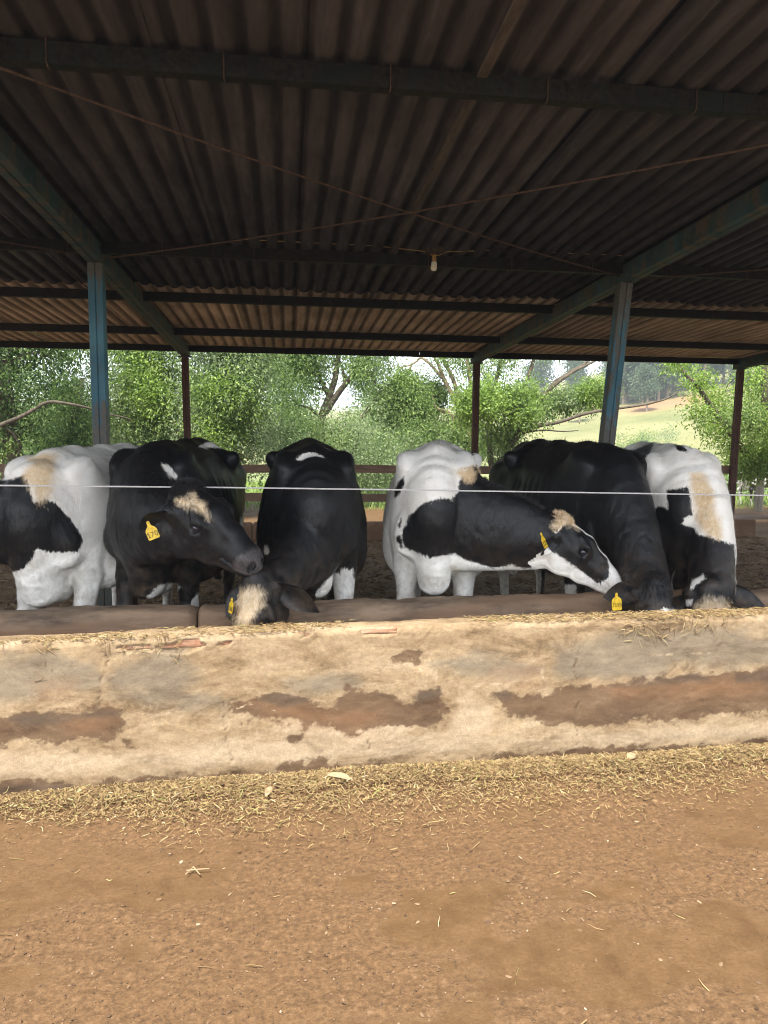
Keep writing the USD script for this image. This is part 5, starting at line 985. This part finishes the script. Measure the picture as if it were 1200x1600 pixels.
tree('willowy_tree', 'pale grey green willowy tree behind the rusty post, hanging in soft masses', [([gnd(370, 15), at(372, 700, 15), at(390, 640, 15), at(410, 590, 15.2), at(400, 540, 15.2), at(390, 440, 15.2)], .14, .05)],
     [(clumps_in([(286, 430), (440, 430), (430, 560), (412, 600), (420, 640), (405, 700), (380, 745), (290, 745), (292, 640)], 15, 1.1, 44, .32, .62, tr), 33000, .095, 'leaf_grey'), (clumps_in([(300, 600), (400, 590), (405, 660), (330, 700)], 14, .4, 8, .28, .45, tr), 4200, .095, 'leaf_bright')], 304)
tree('spreading_tree', 'tall tree behind the middle of the fence with a thick forked mossy trunk', [([gnd(500, 19), at(500, 700, 19), at(502, 655, 19), at(518, 610, 19), at(527, 560, 19), at(532, 430, 19)], .14, .05), (T((508, 645, 19), (532, 610, 18.9), (552, 585, 18.8), (580, 550, 18.8), (600, 470, 18.8)), .09, .04), (T((515, 620, 19), (500, 590, 19.2), (490, 560, 19.3)), .07, .03), (T((540, 600, 18.9), (534, 575, 18.9)), .05, .035), (T((565, 655, 18.3), (582, 630, 18.3), (596, 612, 18.2)), .06, .045), (T((578, 648, 18.3), (612, 618, 18.2)), .04, .02)],
     [(clumps_in([(405, 430), (470, 430), (480, 560), (470, 600), (450, 640), (410, 620), (425, 560)], 19, 1.0, 22, .35, .62, tr), 13000, .105, 'leaf_mid'), (clumps_in([(545, 430), (620, 430), (600, 560), (598, 600), (560, 608), (555, 560)], 18.5, .8, 17, .3, .55, tr), 9500, .105, 'leaf_mid'), (clumps_in([(610, 590), (640, 592), (668, 625), (655, 660), (600, 665), (590, 640)], 18, .5, 15, .28, .5, tr), 9000, .105, 'leaf_mid'), (clumps_in([(475, 430), (550, 430), (545, 570), (520, 600), (480, 610)], 19.4, .8, 16, .3, .5, tr), 7000, .105, 'leaf_mid')], 305)
tree('shrub', 'soft grey green shrub in front of the forked trunk, above the black cow', [([gnd(520, 17), at(515, 740, 17), at(510, 700, 17)], .07, .03), (T((540, 745, 17), (548, 715, 17), (560, 690, 17)), .05, .025)],
     [(clumps_in([(425, 680), (470, 655), (510, 660), (560, 650), (600, 675), (660, 660), (655, 720), (600, 750), (430, 750)], 17, .9, 40, .30, .5, tr), 17000, .09, 'leaf_grey')], 306, catg='shrub')
tree('slender_tree', 'slender tree of thin pale stems with sparse leaves, left of the central rusty post', [([gnd(742, 18), at(738, 710, 18), at(728, 660, 18), at(708, 620, 18), at(692, 590, 18.1), at(680, 560, 18.2), at(660, 545, 18.2)], .10, .025), (T((735, 690, 18), (722, 640, 18), (706, 590, 18), (690, 550, 18), (685, 470, 18)), .07, .03), (T((728, 660, 18), (735, 610, 17.9), (730, 560, 17.9), (736, 470, 17.9)), .06, .03), (T((720, 672, 18), (704, 648, 18), (682, 640, 18)), .06, .03), (T((643, 570, 18.4), (630, 595, 18.4)), .03, .02), (T((690, 590, 18.1), (660, 560, 18.3), (645, 568, 18.4), (615, 575, 18.4)), .04, .015)],
     [(clumps_in([(650, 430), (760, 430), (760, 590), (735, 600), (715, 560), (690, 575), (665, 540)], 18, .8, 22, .25, .45, tr), 5200, .10, 'leaf_mid'), (clumps_in([(665, 605), (690, 600), (690, 640), (668, 645)], 18.6, .4, 6, .25, .4, tr), 3000, .10, 'leaf_dark'), (clumps_in([(660, 670), (745, 650), (760, 720), (670, 735)], 18, .7, 20, .28, .48, tr), 9000, .10, 'leaf_mid')], 307, 'bark_pale')
tree('spreading_tree', 'bright green spreading tree with long bare boughs reaching right past the central rusty post', [([gnd(785, 16.5), at(775, 740, 16.5), at(792, 705, 16.4), at(815, 668, 16.3), at(845, 625, 16.2), at(880, 590, 16.1), at(915, 572, 16), at(950, 556, 16)], .095, .02), (T((800, 695, 16.4), (830, 655, 16.3), (855, 615, 16.3), (872, 592, 16.3), (910, 572, 16.3), (925, 555, 16.3), (940, 520, 16.3)), .06, .018), (T((800, 690, 16.4), (832, 668, 15.8), (870, 660, 15.7), (910, 648, 15.6), (945, 640, 15.5), (1000, 633, 15.4), (1040, 623, 15.3), (1060, 612, 15.3)), .055, .014),
      (T((812, 678, 16.3), (850, 672, 16), (880, 674, 16), (905, 673, 16)), .025, .009), (T((790, 705, 16.4), (805, 640, 16.6), (835, 560, 16.8), (850, 470, 16.8)), .07, .03), (T((770, 735, 16.5), (765, 670, 16.7), (775, 600, 16.8), (790, 530, 16.9)), .08, .03), (T((870, 640, 16.2), (900, 632, 16.1), (930, 618, 16)), .035, .015)],
     [(clumps_in([(722, 615), (745, 608), (772, 612), (775, 640), (740, 655), (724, 645)], 15.6, .4, 9, .25, .42, tr), 5200, .10, 'leaf_bright'), (clumps_in([(790, 612), (828, 608), (838, 630), (826, 655), (800, 655)], 15.8, .4, 8, .25, .4, tr), 4200, .10, 'leaf_bright'), (clumps_in([(908, 602), (930, 596), (948, 606), (945, 628), (930, 634), (912, 618)], 16, .3, 7, .2, .34, tr), 2600, .09, 'leaf_bright'), (clumps_in([(830, 625), (895, 618), (895, 636), (870, 650), (850, 650)], 16.2, .3, 7, .16, .3, tr), 2400, .10, 'leaf_mid'),
      (clumps_in([(756, 430), (890, 430), (860, 560), (840, 580), (800, 570), (762, 590)], 16.8, .8, 22, .2, .4, tr), 5000, .10, 'leaf_mid'), (clumps_in([(762, 660), (810, 650), (820, 700), (830, 735), (770, 745)], 16.8, .7, 12, .22, .4, tr), 3800, .10, 'leaf_mid')], 308)
cl = np.array([(1062, 566, .34), (1050, 560, .2), (1088, 598, .36), (1098, 592, .25), (1108, 618, .34), (1092, 642, .34), (1132, 632, .36), (1122, 652, .32), (1118, 678, .34), (1140, 672, .36), (1150, 650, .3), (1102, 664, .2), (1145, 700, .3), (1172, 590, .4), (1185, 620, .5), (1200, 660, .5), (1185, 690, .5), (1230, 600, .5), (1230, 680, .5), (1200, 560, .45), (1175, 655, .4)])
C7 = np.array([(*at(x, y, 13.2 + .35 * ((k * 7) % 5 - 2)), r_) for k, (x, y, r_) in enumerate(cl)]); C7[:, 3] *= .62
C7b = clumps_in([(1140, 722), (1160, 705), (1195, 705), (1290, 690), (1290, 750), (1145, 742)], 13.4, .5, 18, .2, .34, tr)
tree('broadleaf_tree', 'bright green tree at the right edge with one leaning bough of rounded leaf tufts', [([gnd(1215, 13.4), at(1210, 720, 13.4), at(1200, 640, 13.3), at(1200, 560, 13.2), at(1210, 450, 13.2)], .17, .07), (T((1208, 735, 13.4), (1165, 705, 13.3), (1135, 668, 13.2), (1108, 630, 13.1), (1085, 600, 13), (1064, 575, 13)), .075, .03)],
     [(C7, 9500, .085, 'leaf_bright'), (C7b, 7000, .085, 'leaf_bright'), (clumps_in([(1185, 430), (1300, 430), (1300, 640), (1190, 580)], 13.6, .5, 16, .26, .42, tr), 6000, .085, 'leaf_mid')], 309)
tree('broadleaf_tree', 'hazy pale green tree farther back, filling the gap right of the willowy tree', [([gnd(440, 26), at(442, 700, 26), at(446, 640, 26), at(440, 560, 26), at(445, 430, 26)], .16, .06)],
     [(clumps_in([(400, 430), (500, 430), (500, 560), (480, 620), (485, 700), (440, 745), (405, 700), (415, 600)], 26, 1.2, 34, .45, .8, tr), 15000, .14, 'leaf_grey')], 310)
tree('broadleaf_tree', 'hazy green tree farther back, between the forked trunk and the slender stems', [([gnd(600, 27), at(598, 700, 27), at(602, 640, 27), at(606, 600, 27)], .14, .05)],
     [(clumps_in([(555, 610), (600, 600), (650, 612), (668, 640), (660, 700), (620, 745), (560, 740), (545, 680)], 27, 1.2, 26, .45, .75, tr), 11000, .14, 'leaf_grey')], 311)
tree('broadleaf_tree', 'hazy green tree farther back, seen between the left edge tree and the blue post', [([gnd(70, 24), at(72, 700, 24), at(80, 640, 24), at(85, 590, 24)], .14, .05)],
     [(clumps_in([(0, 590), (60, 570), (120, 600), (150, 640), (150, 740), (40, 745), (0, 700)], 24, 1.0, 26, .4, .7, tr), 11000, .13, 'leaf_mid')], 312)
# low growth at the edge of the yard
for k, (x, y, Y, w_, lab, m) in enumerate([(60, 735, 19, .5, 'low dark bush under the large tree at the left edge', 'leaf_dark'), (250, 750, 19, .6, 'low bush in the grass behind the black cow with raised head', 'leaf_mid'), (618, 748, 20, .5, 'low pale bush left of the white cow, seen above the rail', 'leaf_grey'), (985, 690, 62, .95, 'small umbrella shaped bush alone on the pasture right of the blue post', 'leaf_mid'), (1045, 745, 40, .8, 'low bluish bush on the pasture, right of the umbrella shaped bush', 'leaf_grey'), (1140, 760, 20, .4, 'ragged bush beyond the shed near the last rusty post', 'leaf_mid')]):
    p = at(x, y, Y); g = float(land(np.array([p[0]]), np.array([Y]))[0]); n = 14; r = np.random.default_rng(320 + k)
    C = np.column_stack([p[0] + r.normal(0, w_ * 1.2, n), Y + r.normal(0, w_, n), np.maximum(g + .3, p[2] + r.normal(-.1 * w_, w_ * .45, n)), r.uniform(.5, .9, n) * w_])
    tree('bush', lab, [([np.array([p[0], Y, g - .1]), np.array([p[0] + .1, Y, (g + p[2]) / 2]), p], .05 + .02 * w_, .02)], [(C, int(4200 * (1 if Y < 30 else .8)), .09 if Y < 30 else .2, m)], 330 + k, catg='bush')
# tussocks of grass at the edge of the pasture
n = 16000; x = tr.uniform(-9, 14, n); y = tr.uniform(15.5, 30, n); V, F = strands(np.stack([x, y, land(x, y) + .08], -1), np.stack([tr.normal(0, .35, n), tr.normal(0, .35, n), np.ones(n)], -1), tr.uniform(.12, .34, n), tr.uniform(.008, .016, n), tr)
tag(obj('meadow_grass', (V, F), 'grass_blade', island=9), 'fresh green grass growing along the edge of the pasture', 'grass', None, 'stuff')
# far trees on the hillside, each its own
def far_tree(name, label, seed, tall, group):
    r = np.random.default_rng(seed); n = 26; z = r.uniform(tall * .32, tall * .95, n); a = r.uniform(0, 2 * PI, n); rad = tall * .20 * np.sqrt(r.uniform(0, 1, n)) * (1.15 - .55 * (z / tall))
    C = np.column_stack([np.cos(a) * rad, np.sin(a) * rad, z, r.uniform(.07, .13, n) * tall]); t = thing(name, label, 'tree', (0, 0, 0), 0, group)
    obj('trunk', tube([(0, 0, -.5), (.1, 0, tall * .3), (-.1, .1, tall * .6), (.1, 0, tall * .9)], np.array([.026, .02, .014, .004]) * tall, 7), 'bark_pale', t, True)
    V, F = leaves(C[:, :3], C[:, 3], 2600, .055 * tall, r); obj('crown', (V, F), 'leaf_far', t, island=4); return t.GetPrim() if hasattr(t, 'GetPrim') else t
def grove(spots, label, group, seed, tall, name='far_tree'):
    r = np.random.default_rng(seed); protos = []; spots = sorted(spots)
    for k, (x, y) in enumerate(spots):
        p = hit(x, y); sc = r.uniform(.75, 1.2)
        if k < 2:
            t = far_tree(name, label, seed + k, tall, group); protos.append(t); UsdGeom.XformCommonAPI(t).SetTranslate(tuple(map(float, p)))
        else: 
            dup(protos[k % 2], p, r.uniform(0, 6.28), label, group, sc)
gr = np.random.default_rng(71)
sp = [(x, y) for x, y in zip(gr.uniform(955, 1050, 34), gr.uniform(0, 1, 34))]
sp = [(x, 638 - (x - 955) * .16 - v * 42) for x, v in sp]
grove(sp, 'pale green gum tree in the grove on the far hillside', 'trees of the grove on the far hillside', 400, 11)
grove([(x, 606 + gr.uniform(-6, 4) - (x - 1075) * .02) for x in (1078, 1090, 1099, 1108, 1118, 1130, 1170, 1182, 1192, 1206)] , 'dark tree standing along the ridge at the upper right', 'trees along the ridge', 430, 12, 'ridge_tree')
grove([(x, 628 + gr.uniform(-8, 6)) for x in gr.uniform(-60, 940, 26)], 'bluish tree on the distant hillside behind the yard trees', 'trees on the distant hillside', 460, 9, 'hill_tree')
for k, (x, y, tall) in enumerate(((1010, 643, 7), (1146, 612, 5), (905, 660, 6))):
    t = far_tree('lone_tree', ('dark small tree alone beside the red cutting on the hillside', 'tiny lone tree high on the pasture left of the last rusty post', 'lone tree on the pasture left of the right blue post')[k], 490 + k, tall, None); UsdGeom.XformCommonAPI(t).SetTranslate(tuple(map(float, hit(x, y))))

# the air: a thin haze that fades the far hills
def haze(density):
    usdkit.material(stage, '/World/Looks/haze_look', {'v': ('principled_volume', {'color': (.86, .92, 1.0), 'density': density, 'anisotropy': .25})}, [], volume='v.volume')
    m = box(3300, 1900, 108, (0, 850, 108 / 2 - 8)); tag(obj('haze', m, 'haze_look'), 'thin pale haze over the far hills', None, None, 'stuff')
haze(.0008)
